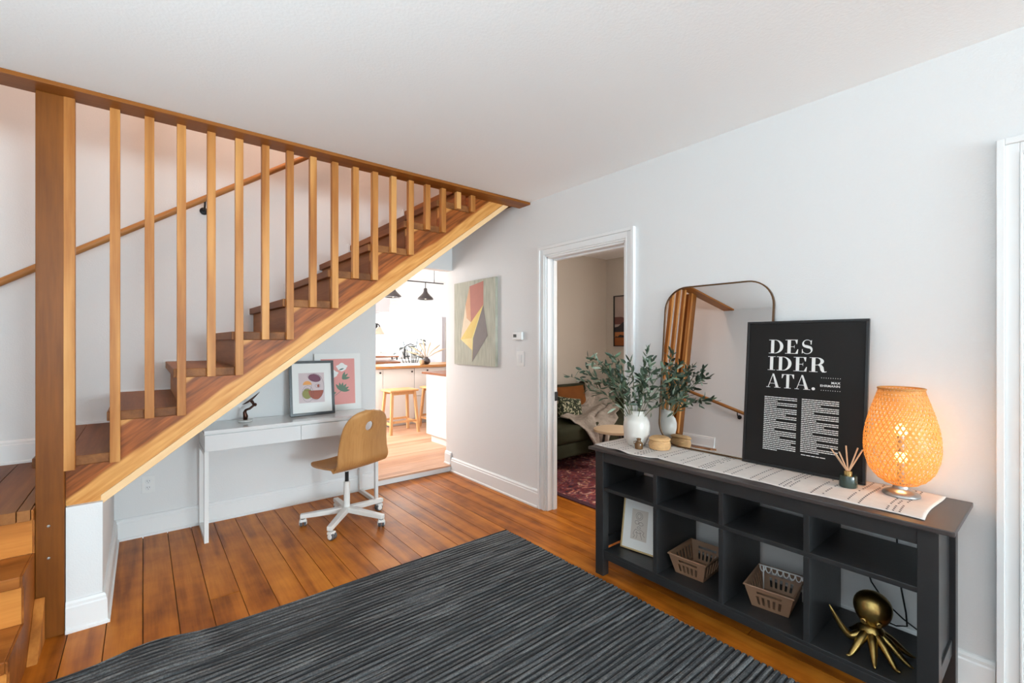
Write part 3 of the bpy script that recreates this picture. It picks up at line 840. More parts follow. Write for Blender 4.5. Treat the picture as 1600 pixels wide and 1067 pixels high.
# black framed line-art face on the desk
lean = R(8)
FA = thing('framed_print', 'black framed print of overlapping line-drawn faces, leaning on the desk', 'picture', (.893, 3.865, .7425), (-lean, 0, R(-3)))
w, h = .338, .435
frame_ring(w, h, .020, .020, 0, cvY).build('frame', FRAMEB, FA, bevel=.001)
m = MB(); m.box(.008, w - .008, -.012, -.006, .008, h - .008); m.build('mat_board', PAPER, FA)
m = MB(); u0, v0, u1, v1 = .068, .098, .262, .338; poly_face(m, [(u0, v0), (u1, v0), (u1, v1), (u0, v1)], .0125, cvY); m.build('print_sheet', plain('print_lilac', srgb(206, 190, 192), .6), FA)
s = .24
def U(a, b): return (u0 + a * (u1 - u0), v0 + b * (v1 - v0))
def EL(a, b, ra, rb, **k): return [U(x, y) for x, y in ell(a, b, ra, rb, **k)]
for i, (nm, col, ps) in enumerate((('plum_shape', (116, 66, 86), EL(.62, .82, .25, .13, rot=-.2)), ('orange_shape', (228, 160, 88), EL(.33, .60, .17, .13, a0=0, a1=pi)), ('olive_shape', (142, 138, 78), EL(.32, .30, .19, .17)),
        ('rust_shape', (160, 84, 66), EL(.66, .40, .29, .30, a0=pi, a1=2 * pi)))):
    m = MB(); poly_face(m, ps, .0129 + .0003 * i, cvY); m.build(nm, plain('print_' + nm, srgb(*col), .6), FA)
m = MB()
stroke(m, EL(.62, .52, .36, .44, a0=-1.9, a1=2.2, n=40), .0016, .0145, cvY); stroke(m, EL(.34, .30, .22, .27, n=30), .0014, .0145, cvY)
stroke(m, EL(.74, .55, .11, .06, n=20), .0014, .0145, cvY); stroke(m, EL(.34, .44, .13, .04, n=20), .0014, .0145, cvY); stroke(m, EL(.62, .84, .28, .13, n=24, rot=-.2), .0012, .0145, cvY)
stroke(m, [U(.5, .62), U(.46, .45), U(.5, .25), U(.44, .12)], .0014, .0145, cvY); stroke(m, [U(.2, .44), U(.3, .5), U(.46, .46)], .0014, .0145, cvY)
m.build('ink_lines', plain('ink_dark', (.05, .035, .04), .6), FA)
m = MB(); poly_face(m, EL(.76, .55, .05, .05), .0146, cvY); m.build('iris', bpy.data.materials['print_rust_shape'], FA)
# white bordered pink flower print
PK = thing('flower_print', 'unframed white bordered pink print with white flowers and green leaves behind the black frame', 'picture', (1.108, 3.955, .7425), (R(-4), 0, 0))
w, h = .388, .487
m = MB(); m.box(0, w, -.004, 0, 0, h); m.build('board', PAPER, PK)
m = MB(); poly_face(m, [(.050, .052), (.335, .052), (.335, .442), (.050, .442)], .0045, cvY); m.build('pink_field', plain('print_pink', srgb(222, 152, 146), .6), PK)
GL1 = plain('print_sage', srgb(96, 124, 104), .6); GL2 = plain('print_deep_sage', srgb(70, 104, 96), .6)
m = MB()
for (x, y, r) in ((.225, .370, .045), (.150, .315, .042)):
    poly_face(m, [(x + (r + .006 * sin(5 * a)) * cos(a), y + (r * .72 + .005 * cos(4 * a)) * sin(a)) for a in [2 * pi * i / 30 for i in range(30)]], .0050, cvY)
m.build('white_flower', INKW, PK)
m = MB()
for a in (.05, .45, .9, 1.35, 1.75, 2.2): poly_face(m, leafp(.215, .165, .075, .011, a), .0051 + a * .0001, cvY)
for a in (.2, .75, 1.2): poly_face(m, leafp(.225, .265, .07, .010, a), .0051 + a * .0001, cvY)
poly_face(m, leafp(.12, .13, .06, .012, .5), .0052, cvY)
m.build('printed_leaf', GL1, PK)
m = MB(); stroke(m, [(.10, .075), (.15, .12), (.215, .165), (.23, .2)], .003, .0049, cvY); poly_face(m, leafp(.2, .345, .045, .006, .3), .0053, cvY); m.build('printed_stem', GL2, PK)
# bronze figurine on a white disc
FG = thing('figurine', 'small dark bronze figurine on a white round base on the desk', 'figurine', (.585, 3.845, .7425))
m = MB(); m.lathe([(.034, 0), (.046, .002), (.048, .010), (.044, .014), (.0, .0142)], 28, cap1=False); m.build('base', plain('white_marble', (.7, .69, .66), .3), FG, smooth=True, auto=30)
m = MB(); m.tube([(0, 0, .013), (.002, 0, .04), (-.003, 0, .07), (.004, 0, .088)], [.014, .017, .012, .008], 10); m.build('leg', BRONZE, FG, smooth=True)
m = MB(); m.tube([(.002, 0, .085), (.03, 0, .094), (.055, 0, .115), (.05, 0, .135), (.04, 0, .15)], [.008, .0085, .009, .010, .012], 10); m.ball((.064, 0, .120), .013, 10, 6); m.build('torso', BRONZE, FG, smooth=True)
m = MB(); m.slab(lambda u, v, sd: (-.02 + .115 * u, (-.006 + .012 * v) + .0 * sd, .128 + .085 * u ** 1.3 + (-.012 * sin(pi * u) if sd == 0 else .012 * sin(pi * u) * .4)), 12, 2); m.build('wing', BRONZE, FG, smooth=True)

# ================================================================== things on the walls
def outlet(name, label, loc, rot, cat='power outlet', two=True):
    t = thing(name, label, cat, loc, rot)
    m = MB(); m.box(-.036, .036, -.005, 0, -.058, .058); m.build('cover_plate', WHITEL, t, bevel=.002)
    return t
OU = outlet('power_outlet', 'white double power outlet on the wall under the stair', (.028, YW, .348), (0, 0, 0))
SLOT = plain('socket_slot', (.03, .03, .03), .6)
for z in (-.022, .022):
    m = MB(); m.lathe([(.0165, 0), (.0165, .002), (.015, .003)], 20); m.xf(Matrix.Translation((0, -.005, z)) @ Matrix.Rotation(R(90), 4, 'X')); so = m.build('socket', WHITEG, OU)
    for dx, hh in ((-.006, .005), (.006, .004)):
        m = MB(); m.box(dx - .0012, dx + .0012, -.0086, -.0078, z + .003 - hh, z + .003 + hh); m.build('slot', SLOT, so)
    m = MB(); m.box(-.0018, .0018, -.0086, -.0078, z - .010, z - .0065); m.build('slot', SLOT, so)
OW = outlet('power_outlet', 'white power outlet on the wall behind the shelf of the console', (XW, .50, .40), (0, 0, R(-90)))
m = MB(); m.box(-.02, .02, -.03, -.005, -.035, .0); m.build('plug', WHITEL, OW, bevel=.004)
TH = thing('thermostat', 'small white wall thermostat beside the abstract painting', 'thermostat', (XW, 2.947, 1.38), (0, 0, R(-90)))
m = MB(); m.box(-.062, .062, -.026, 0, -.034, .034); m.build('housing', WHITEL, TH, bevel=.005)
m = MB(); m.box(-.045, -.006, -.0275, -.0255, -.012, .014); m.build('display', plain('lcd_dark', (.035, .035, .03), .2), TH)
LS = thing('light_switch', 'white double light switch plate below the thermostat', 'light switch', (XW, 2.926, 1.187), (0, 0, R(-90)))
m = MB(); m.box(-.048, .048, -.006, 0, -.062, .062); m.build('cover_plate', WHITEL, LS, bevel=.002)
for x in (-.0,):
    m = MB(); m.box(x - .018, x + .018, -.010, -.006, -.034, .034); m.build('rocker', WHITEG, LS, bevel=.001)

# abstract geometric painting
def canvas_mat():
    m, nt, b, n, l = new_mat('sage_canvas')
    tc = n.new('ShaderNodeTexCoord'); mp = n.new('ShaderNodeMapping'); mp.inputs['Scale'].default_value = (1, 28, 2.2)
    l.new(tc.outputs['Object'], mp.inputs['Vector'])
    ns = n.new('ShaderNodeTexNoise'); ns.inputs['Scale'].default_value = 2.5; ns.inputs['Detail'].default_value = 6
    l.new(mp.outputs[0], ns.inputs['Vector'])
    cr = n.new('ShaderNodeValToRGB'); e = cr.color_ramp.elements
    e[0].position = .25; e[0].color = rgba(srgb(150, 150, 132)); e[1].position = .75; e[1].color = rgba(srgb(196, 196, 180))
    l.new(ns.outputs['Fac'], cr.inputs[0]); l.new(cr.outputs[0], b.inputs['Base Color']); b.inputs['Roughness'].default_value = .7
    return m
PT = thing('abstract_painting', 'sage canvas painting of a tall faceted red, yellow and grey crystal shape', 'painting', (XW - .001, 3.935, 1.105))
W2, H2 = .692, .808
m = MB(); m.box(-.027, 0, -W2, 0, 0, H2); m.build('canvas', canvas_mat(), PT, bevel=.002)
def pv(u, z): return (u + .005, z - 1.105)
shapes = [('red_facet', (172, 94, 72), [(.275, 1.863), (.503, 1.893), (.503, 1.674), (.298, 1.515)]),
          ('peach_facet', (206, 150, 104), [(.275, 1.863), (.298, 1.515), (.222, 1.56), (.205, 1.69)]),
          ('cream_facet', (226, 202, 168), [(.205, 1.69), (.222, 1.56), (.298, 1.515), (.19, 1.39), (.117, 1.354)]),
          ('yellow_facet', (222, 188, 84), [(.298, 1.515), (.503, 1.674), (.325, 1.364), (.117, 1.354), (.19, 1.42)]),
          ('pale_yellow_facet', (232, 206, 130), [(.117, 1.354), (.325, 1.364), (.319, 1.247)]),
          ('grey_facet', (104, 92, 88), [(.503, 1.674), (.572, 1.386), (.319, 1.135), (.325, 1.364)]),
          ('light_edge', (226, 210, 130), [(.503, 1.674), (.335, 1.364), (.319, 1.135), (.316, 1.364)])]
for i, (nm, col, ps) in enumerate(shapes):
    m = MB(); poly_face(m, [pv(*p) for p in ps], .0275 + .0002 * i, cvX); m.build(nm, plain('paint_' + nm, srgb(*col), .6, var=.12, vscale=18), PT)

# ================================================================== console table
CT = thing('console_table', 'long dark grey console table with eight open compartments by the right wall', 'console table', (2.03, .235, 0))
# local: x into the room depth 0..0.41 (towards the wall), y along 0..1.54
ZT = .727
def cbox(name, x0, x1, y0, y1, z0, z1, mat=CONSOLE, bev=.002): return MB().box(x0, x1, y0, y1, z0, z1).build(name, mat, CT, bevel=bev)
cbox('table_top', -.018, .412, 0, 1.54, .709, ZT, CONTOP, .003)
LY = [(.040, .095), (1.445, 1.500)]
for (a, b) in LY:
    for (x0, x1) in ((0, .05), (.345, .395)): cbox('leg', x0, x1, a, b, 0, .709)
cbox('apron', .004, .024, .095, 1.445, .650, .709)
cbox('apron', .371, .391, .095, 1.445, .665, .709)
cbox('front_rail', .004, .024, .095, 1.445, .100, .134)
cbox('back_rail', .371, .391, .095, 1.445, .100, .134)
cbox('bottom_shelf', .004, .391, .095, 1.445, .134, .150)
cbox('middle_shelf', .006, .391, .095, 1.445, .485, .505)
for y in (.0, ):
    pass
for y in (.426, .768, 1.110):
    cbox('divider', .003, .391, y - .011, y + .011, .505, .651)
    cbox('divider', .003, .391, y - .011, y + .011, .150, .485)
cbox('side_panel', .045, .350, .058, .070, .205, .709); cbox('side_panel', .045, .350, 1.470, 1.482, .205, .709)
cbox('side_rail', .045, .350, .050, .080, .150, .207); cbox('side_rail', .045, .350, 1.460, 1.490, .150, .207)
RET = ZT

# table runner
def linen():
    m = plain('linen', (.72, .65, .60), .9, bump=.5, bscale=350, var=.08, vscale=30); return m
RN = thing('table_runner', 'pale linen table runner with rows of dark stitched dashes on the console', 'table runner', (2.065, .315, RET))
def rz(u, v):
    """u across (0 = front edge), v along"""
    x = .375 * u; y = 1.455 * v
    wav = .010 * sin(v * 31) * math.exp(-u * 9) * (1 if v > .72 else .25)
    dx = -.030 * math.exp(-u * 6) * max(0, sin((v - .70) * 15)) * (1 if v > .70 else 0)
    z = .0012 + .0010 * sin(v * 23 + u * 3) ** 2 + .006 * max(0, sin(v * 37 + 1)) * math.exp(-u * 8) * (1 if v > .7 else .15)
    return x + dx + .004 * sin(v * 19), y + .006 * sin(u * 5) * (1 - v), z
m = MB()
def rf(u, v, sd):
    x, y, z = rz(u, v); return (x, y, z + .0022 * sd)
m.slab(rf, 20, 110); m.build('cloth', linen(), RN, smooth=True)
m = MB(); rnd = random.Random(3)
for gI in range(12):
    v0 = .045 + gI * .0815
    for row in (0, 1, 2):
        v = v0 + row * .0125
        if row == 1 and gI % 3: continue
        for k in range(17):
            u = .04 + k * .056
            if rnd.random() < .12: continue
            c = []
            for (du, dv) in ((0, 0), (.030, .0012), (.030, .0052), (0, .004)):
                x, y, z = rz(u + du, v + dv); c.append((x, y, z + .0030))
            m.add(c, [(0, 1, 2, 3)])
st = m.build('stitching', plain('dark_stitch', (.045, .035, .04), .8), RN); st['kind'] = 'stuff'

# vase ---------------------------------------------------------------
VS = thing('vase', 'round cream ceramic vase holding olive branches at the left end of the console', 'vase', (2.235, 1.60, RET + .004))
vp = [(.040, 0), (.046, .002), (.060, .03), (.072, .07), (.0755, .105), (.073, .135), (.062, .162), (.047, .176), (.043, .182), (.044, .200), (.046, .204), (.042, .204), (.040, .19), (.043, .176), (.06, .155), (.068, .12), (.06, .06), (.04, .012)]
MB().lathe(vp, 40, cap1=False).build('body', VASE, VS, smooth=True, auto=60)
# olive branches: each stem a part, its leaves sub-parts -------------
def leaf_mat(name, c0, c1):
    m, nt, b, n, l = new_mat(name)
    oi = n.new('ShaderNodeObjectInfo'); mx = n.new('ShaderNodeMix'); mx.data_type = 'RGBA'
    mx.inputs['A'].default_value = rgba(c0); mx.inputs['B'].default_value = rgba(c1)
    l.new(oi.outputs['Random'], mx.inputs['Factor']); l.new(mx.outputs['Result'], b.inputs['Base Color'])
    b.inputs['Roughness'].default_value = .45
    return m
LEAF = [leaf_mat('olive_leaf', srgb(44, 62, 46), srgb(96, 118, 94)), leaf_mat('olive_leaf_pale', srgb(112, 132, 112), srgb(176, 188, 168))]
TWIG = plain('olive_twig', srgb(112, 118, 86), .6)
def leaf_mesh(name, L, W, curl, mat):
    m = MB(); n = 6; vs = []
    for i in range(n + 1):
        t = i / n; x = L * t; w_ = W * (sin(pi * (t * .94 + .03)) ** .75); z = -curl * t * t
        vs += [(x, -w_, z), (x, 0, z - w_ * .35), (x, w_, z)]
    fs = []
    for i in range(n):
        a = i * 3
        fs += [(a, a + 1, a + 4, a + 3), (a + 1, a + 2, a + 5, a + 4)]
    return m.add(vs, fs).mesh(name, mat, True)
LM = [leaf_mesh('leaf', .052, .0075, .008, LEAF[0]), leaf_mesh('leaf', .046, .0085, -.006, LEAF[0]), leaf_mesh('leaf', .055, .0078, .012, LEAF[1]), leaf_mesh('leaf', .040, .0072, .005, LEAF[0])]
OB = thing('olive_branches', 'loose bunch of grey-green olive branches standing in the cream vase', 'foliage', (2.235, 1.60, RET + .03))
rnd = random.Random(21)
# tips relative to the vase foot: (dx, dy, dz)
tips = [(-.20, .36, .395), (-.20, .245, .440), (-.20, .195, .510), (-.26, .100, .515), (-.24, -.02, .525), (-.21, -.11, .500), (-.12, -.19, .440), (-.22, .18, .330), (-.10, .28, .400),
        (-.04, .12, .500), (.04, -.08, .500), (.07, -.17, .480), (.02, -.24, .420), (.06, -.04, .56), (-.14, .06, .42), (-.05, -.12, .45), (.11, .03, .43), (-.25, .0, .38), (-.08, .16, .46), (.05, -.28, .30), (-.16, -.20, .31)]
extra = MB()
for (dx, dy, dz) in tips:
    P0 = Vector((rnd.uniform(-.015, .015), rnd.uniform(-.015, .015), -.01)); P3 = Vector((dx, dy, dz - .03))
    P1 = Vector((dx * .10, dy * .10, .20)); P2 = Vector((dx * .55, dy * .55, .18 + (dz - .2) * .75))
    pts = []
    for i in range(13):
        t = i / 12; pts.append(P0 * (1 - t) ** 3 + P1 * 3 * t * (1 - t) ** 2 + P2 * 3 * t * t * (1 - t) + P3 * t ** 3)
    m = MB(); m.tube(pts, [.0024 - .0014 * i / 12 for i in range(13)], 5, cap=False)
    stem = m.build('stem', TWIG, OB, smooth=True)
    nl = 24
    for k in range(nl):
        t = .42 + .58 * k / (nl - 1); f = t * 12; i = min(11, int(f)); p = pts[i].lerp(pts[i + 1], f - i)
        d = (pts[i + 1] - pts[i]).normalized()
        side = Vector((rnd.uniform(-1, 1), rnd.uniform(-1, 1), rnd.uniform(-.7, .8))).normalized()
        dirn = (d * rnd.uniform(.25, 1.0) + side * rnd.uniform(.5, 1.0)).normalized()
        # side twigs carry some leaves a little away from the stem
        if k % 3 == 1 and t < .95:
            q = p + dirn * rnd.uniform(.02, .055)
        else: q = p
        rot = dirn.to_track_quat('X', 'Z').to_euler(); rot.rotate_axis('X', rnd.uniform(-1.4, 1.4))
        if k % 12 in (2, 5, 7, 9, 11):
            me_ = LM[rnd.choice([0, 1, 3])]; M_ = Matrix.Translation(q) @ rot.to_matrix().to_4x4()
            extra.add([tuple(M_ @ v_.co) for v_ in me_.vertices], [tuple(p_.vertices) for p_ in me_.polygons]); continue
        o = part('leaf', LM[rnd.choice([0, 0, 1, 1, 2, 3])], stem, q, rot); s_ = rnd.uniform(.75, 1.15); o.scale = (s_, s_, s_)

xo = extra.build('leaf_mass', LEAF[0], OB, smooth=True); xo['kind'] = 'stuff'
# amber bottle
BT = thing('bottle', 'tiny amber glass bottle in front of the cream vase', 'bottle', (2.165, 1.535, RET + .004))
MB().lathe([(.020, 0), (.0225, .002), (.023, .030), (.021, .036), (.012, .042), (.0105, .045), (.0105, .052), (.013, .053), (.013, .060), (.009, .060), (.009, .046)], 24, cap1=False).build('body', AMBER, BT, smooth=True, auto=40)
m = MB(); m.tube([(0 - .020, .010, .030), (-.027, .014, .034), (-.027, .014, .044), (-.012, .006, .046)], .0022, 6); m.build('ear', AMBER, BT, smooth=True)
# lidded seagrass basket
BK = thing('seagrass_basket', 'small round lidded seagrass basket beside the bottle on the console', 'basket', (2.262, 1.465, RET + .004))
def coils(prof_r, z0, z1, n, amp):
    out = []
    for i in range(n * 4 + 1):
        t = i / (n * 4); out.append((prof_r(t) + amp * abs(sin(pi * t * n)), z0 + (z1 - z0) * t))
    return out
pr_ = [(.045, 0)] + coils(lambda t: .047 + .011 * sin(pi * (.15 + .75 * t)), .001, .050, 6, .0028)
MB().lathe(pr_, 40).build('basket_body', STRAW, BK, smooth=True)
pl_ = [(.054, .0505)] + coils(lambda t: .057 - .002 * t, .051, .062, 1, .003) + [(.048, .067)]
for i in range(4):
    r0 = .046 - i * .011; pl_ += [(r0, .067), (r0 - .005, .0695), (r0 - .010, .067)]
MB().lathe(pl_, 40).build('basket_lid', STRAW, BK, smooth=True)

# mirror leaning on the wall -----------------------------------------
def rrect(w, h, r, n=10):
    ps = []
    for (cx, cy, a0) in ((w - r, r, -pi / 2), (w - r, h - r, 0), (r, h - r, pi / 2), (r, r, pi)):
        for i in range(n + 1):
            a = a0 + pi / 2 * i / n; ps.append((cx + r * cos(a), cy + r * sin(a)))
    return ps
MW, MH, MR = .612, .925, .135
mlean = R(5.5)
MI = thing('mirror', 'large mirror with rounded corners and a thin brass frame leaning on the wall', 'mirror', (2.380, 1.548, RET + .0055), (0, mlean, R(.5)))
outer = rrect(MW, MH, MR); 
inner = [(u + .007 if False else u, v) for u, v in outer]
m = MB(); n_ = len(outer)
sh = rrect(MW - .014, MH - .014, MR - .007); sh = [(u + .007, v + .007) for u, v in sh]
vs = []; fs = []
for (ring, dpt) in ((outer, 0.0), (outer, .015), (sh, .015), (sh, .004)):
    vs += [cvX(u, v, dpt) for u, v in ring]
for k in range(3):
    for i in range(n_):
        j = (i + 1) % n_; fs.append((k * n_ + i, k * n_ + j, (k + 1) * n_ + j, (k + 1) * n_ + i))
m.add(vs, fs); m.build('frame', plain('bronze_frame', (.16, .09, .045), .35, .9), MI)
m = MB(); m.v = [cvX(u, v, .010) for u, v in sh]; m.f = [tuple(range(n_))]; m.build('mirror_glass', MIRROR, MI)
m = MB(); m.v = [cvX(u, v, .001) for u, v in sh]; m.f = [tuple(range(n_))[::-1]]; m.build('backing', FRAMEB, MI)

# black text poster --------------------------------------------------
PW, PH = .505, .705
plean = R(5.3)
PO = thing('framed_poster', 'black framed black poster with white serif title and two text columns on the console', 'poster', (2.363, 1.050, RET + .005), (0, plean, 0))
frame_ring(PW, PH, .011, .016, 0, cvX).build('frame', FRAMEB, PO, bevel=.001)
m = MB(); m.box(-.012, -.004, -PW + .006, -.006, .006, PH - .006); m.build('sheet', POSTER, PO)
DEP = .0126
class Glyphs:
    """narrow-contrast serif capitals drawn as polygons, cap height 1"""
    def __init__(s): s.q = []
    def rect(s, a, b, c, d): s.q.append([(a, c), (b, c), (b, d), (a, d)])
    def stem(s, x0=.12, x1=.30, l=.0, r=.42, top=True, bot=True):
        s.rect(x0, x1, 0, 1)
        if bot: s.rect(l, r, 0, .035)
        if top: s.rect(l, r, .965, 1)
    def bowl(s, cx, cy, ro, ri, ho, hi, a0=-pi / 2, a1=pi / 2, n=18):
        for i in range(n):
            a, b = a0 + (a1 - a0) * i / n, a0 + (a1 - a0) * (i + 1) / n
            s.q.append([(cx + ri * cos(a), cy + hi * sin(a)), (cx + ro * cos(a), cy + ho * sin(a)), (cx + ro * cos(b), cy + ho * sin(b)), (cx + ri * cos(b), cy + hi * sin(b))])
    def path(s, pts, ws):
        n = len(pts); L = []; Rr = []
        for i in range(n):
            a = Vector(pts[max(0, i - 1)]); b = Vector(pts[min(n - 1, i + 1)]); d = (b - a).normalized(); nn = Vector((-d.y, d.x)) * ws[i] / 2
            L.append(Vector(pts[i]) + nn); Rr.append(Vector(pts[i]) - nn)
        for i in range(n - 1): s.q.append([tuple(Rr[i]), tuple(Rr[i + 1]), tuple(L[i + 1]), tuple(L[i])])
def glyph(ch):
    g = Glyphs()
    if ch == 'D': g.stem(); g.bowl(.34, .5, .47, .29, .5, .463); g.rect(.30, .345, 0, .037); g.rect(.30, .345, .963, 1); w = .86
    elif ch == 'E':
        g.stem(r=.3); g.rect(.30, .66, .965, 1); g.rect(.30, .68, 0, .035); g.q.append([(.60, .70), (.635, .70), (.66, 1), (.52, .965)]); g.q.append([(.55, .035), (.68, 0), (.70, .32), (.665, .32)])
        g.rect(.30, .50, .485, .52); g.q.append([(.46, .50), (.50, .36), (.50, .64), (.46, .505)]); w = .76
    elif ch == 'I': g.stem(); w = .44
    elif ch == 'R':
        g.stem(); g.bowl(.36, .735, .36, .19, .265, .232); g.rect(.30, .365, .965, 1); g.rect(.30, .40, .470, .503)
        g.path([(.44, .487), (.56, .45), (.62, .33), (.645, .15), (.70, .04), (.78, .02), (.86, .06)], [.03, .15, .18, .175, .12, .05, .035]); w = .90
    elif ch == 'A':
        g.path([(.10, .02), (.40, 1.0)], [.04, .04]); g.q.append([(.36, 1.0), (.60, 0), (.80, 0), (.46, 1.0)]); g.rect(.17, .66, .28, .312); g.rect(-.02, .24, 0, .035); g.rect(.50, .90, 0, .035); w = .88
    elif ch == 'T':
        g.rect(.31, .49, 0, 1); g.rect(.19, .61, 0, .035); g.rect(.02, .78, .965, 1); g.q.append([(.02, .70), (.055, .70), (.16, .965), (.02, 1)]); g.q.append([(.64, .965), (.745, .70), (.78, .70), (.78, 1)]); w = .80
    elif ch == 'S':
        pts = []; ws = []
        for i in range(37):
            t = i / 36
            a = R(35) + t * R(235) if t < .5 else 0
            if t <= .5:
                a = R(25) + (t / .5) * R(245); x = .34 + .215 * cos(a); y = .745 + .238 * sin(a)
            else:
                a = R(90) - ((t - .5) / .5) * R(245); x = .34 + .235 * cos(a); y = .265 + .248 * sin(a)
            pts.append((x, y)); ws.append(.035 + .155 * math.exp(-((t - .5) / .19) ** 2))
        # join the halves smoothly through the spine
        c1 = pts[:16]; c2 = pts[21:]
        a, b = Vector(c1[-1]), Vector(c2[0]); mid = [tuple(a.lerp(b, k / 6)) for k in range(1, 6)]
        pts = c1 + mid + c2; ws = [.035 + .16 * math.exp(-((i / (len(pts) - 1) - .5) / .17) ** 2) for i in range(len(pts))]
        g.path(pts, ws); g.q.append([(.52, .66), (.555, .66), (.575, .98), (.50, .90)]); g.q.append([(.075, .33), (.11, .33), (.13, .10), (.075, .02)]); w = .66
    elif ch == '.':
        g.q.append(ell(.14, .10, .10, .10)); w = .3
    return g.q, w
def line_of(text, u0, v0, hgt, width):
    tot = sum(glyph(c)[1] for c in text) + .06 * (len(text) - 1)
    sx = width / tot; x = u0
    for c in text:
        q, wd = glyph(c)
        m = MB()
        for p in q: poly_face(m, [(x + a * sx, v0 + b * hgt) for a, b in p], DEP, cvX)
        m.build('letter', INKW, PO)
        x += (wd + .06) * sx
line_of('DES', .106, .547, .067, .192)
line_of('IDER', .104, .465, .067, .252)
line_of('ATA.', .102, .381, .067, .212)
def small_text(txt, size, u_right, v, bold=.0):
    cu = bpy.data.curves.new('lettering', 'FONT'); cu.body = txt; cu.size = size; cu.align_x = 'RIGHT'; cu.offset = bold; cu.space_character = 1.08
    tmp = bpy.data.objects.new('lettering', cu); C.objects.link(tmp)
    dg = bpy.context.evaluated_depsgraph_get(); me = bpy.data.meshes.new_from_object(tmp.evaluated_get(dg))
    bpy.data.objects.remove(tmp)
    me.name = 'small_lettering'
    for vv in me.vertices:
        u, v_ = vv.co.x, vv.co.y; vv.co = Vector(cvX(u_right + u * 1.12, v + v_, DEP + .0002))
    me.materials.clear(); me.materials.append(INKW)
    o = bpy.data.objects.new('small_lettering', me); C.objects.link(o); o.parent = PO; return o
small_text('MAX', .0135, .406, .4145, .0003)
small_text('EHRMANN', .0135, .406, .4000, .0003)
m = MB()
for v in (.440, .384):
    m = MB()
    for k in range(9): poly_face(m, ell(.3345 + k * .0089, v, .0015, .0015, n=8), DEP, cvX)
    o = m.build('dot_row', INKW, PO); o['kind'] = 'stuff'
# body text: rows of unreadable words in two justified columns
rnd = random.Random(5)
for (u0, u1, va, vb) in ((.095, .238, .332, .080), (.258, .404, .334, .095)):
    m = MB(); n = 31; gap = [2, 5, 9, 12, 17, 21, 24, 28] if u0 < .2 else [3, 7, 11, 14, 18, 22, 25, 28]
    nl = 29
    for i in range(nl):
        v = va - (va - vb) * i / (nl - 1)
        last = i in gap
        u = u0; end = u1 - (rnd.uniform(.02, .10) if last else 0)
        words = []
        while u < end - .004:
            wl_ = min(rnd.uniform(.005, .017), end - u); words.append((u, u + wl_)); u += wl_ + .0016
        if not last and words:
            k = (u1 - u0) / max(.001, words[-1][1] - u0); words = [(u0 + (a - u0) * k, u0 + (b - u0) * k) for a, b in words]
        for a, b in words: poly_face(m, [(a, v), (b, v), (b, v + .0038), (a, v + .0038)], DEP, cvX)
    if u0 > .2:
        for a, b in ((.262, .280), (.283, .300), (.303, .318), (.321, .334), (.337, .358)): poly_face(m, [(a, .080), (b, .080), (b, .0836), (a, .0836)], DEP, cvX)
    o = m.build('text_column', INKW, PO); o['kind'] = 'stuff'

# reed diffuser ------------------------------------------------------
DF = thing('reed_diffuser', 'dark green glass reed diffuser in front of the poster', 'diffuser', (2.283, .588, RET + .0035))
DF.scale = (1.18, 1.18, 1.18)
MB().lathe([(.024, 0), (.027, .003), (.027, .038), (.0255, .042), (.0125, .043), (.0, .043)], 32, cap1=False).build('jar', GREENGL, DF, smooth=True, auto=40)
MB().lathe([(.0125, .043), (.0125, .057), (.009, .058), (.0085, .05)], 24, cap1=False).build('collar', plain('brass_collar', (.55, .40, .16), .25, 1.0), DF, smooth=True, auto=40)
cr_, ci_ = cos(R(-39.07)), sin(R(-39.07))
for (a, b, hz) in ((-.050, .01, .118), (-.042, .0, .105), (-.036, -.008, .112), (.0, .01, .128), (.036, .004, .122), (.046, -.004, .118)):
    dx, dy = a * .776 + b * .63, -a * .63 + b * .776
    m = MB(); m.tube([(-dx * .15, -dy * .15, .022), (dx * .1, dy * .1, .058), (dx * 1.05, dy * 1.05, hz * 1.12)], .0025, 6); m.build('reed', REED, DF)

# bamboo lamp --------------------------------------------------------
LX, LY_, LZ = 2.325, .425, RET + .004
LP = thing('table_lamp', 'glowing woven bamboo table lamp on the right end of the console', 'lamp', (LX, LY_, LZ))
MB().lathe([(.058, 0), (.060, .004), (.058, .010), (.045, .018), (.030, .024), (.026, .030), (.026, .044)], 36).build('base', STEEL, LP, smooth=True, auto=40)
def shade_r(t):          # t 0..1 bottom to top
    pts = [(0, .038), (.03, .060), (.08, .083), (.16, .103), (.27, .116), (.38, .1205), (.5, .119), (.62, .112), (.74, .101), (.86, .087), (.95, .076), (1, .071)]
    for (a, ra), (b, rb) in zip(pts[:-1], pts[1:]):
        if t <= b: k = (t - a) / (b - a); k = k; return ra + (rb - ra) * k
    return .071
SZ0, SZ1 = .042, .420
BAM = None
def bamboo():
    m, nt, b, n, l = new_mat('bamboo_strip')
    tr = n.new('ShaderNodeBsdfTranslucent'); tr.inputs['Color'].default_value = rgba((.88, .42, .08))
    b.inputs['Base Color'].default_value = rgba((.56, .27, .07)); b.inputs['Roughness'].default_value = .5
    tc = n.new('ShaderNodeTexCoord'); ns = n.new('ShaderNodeTexNoise'); ns.inputs['Scale'].default_value = 60
    l.new(tc.outputs['Object'], ns.inputs['Vector'])
    mc = n.new('ShaderNodeMix'); mc.data_type = 'RGBA'; mc.inputs['A'].default_value = rgba((.46, .22, .05)); mc.inputs['B'].default_value = rgba((.74, .46, .16))
    l.new(ns.outputs['Fac'], mc.inputs['Factor']); l.new(mc.outputs['Result'], b.inputs['Base Color'])
    mx = n.new('ShaderNodeMixShader'); mx.inputs[0].default_value = .34
    l.new(b.outputs[0], mx.inputs[1]); l.new(tr.outputs[0], mx.inputs[2]); l.new(mx.outputs[0], n['Material Output'].inputs['Surface'])
    return m
BAM = bamboo()
NS_, NSEG = 40, 44
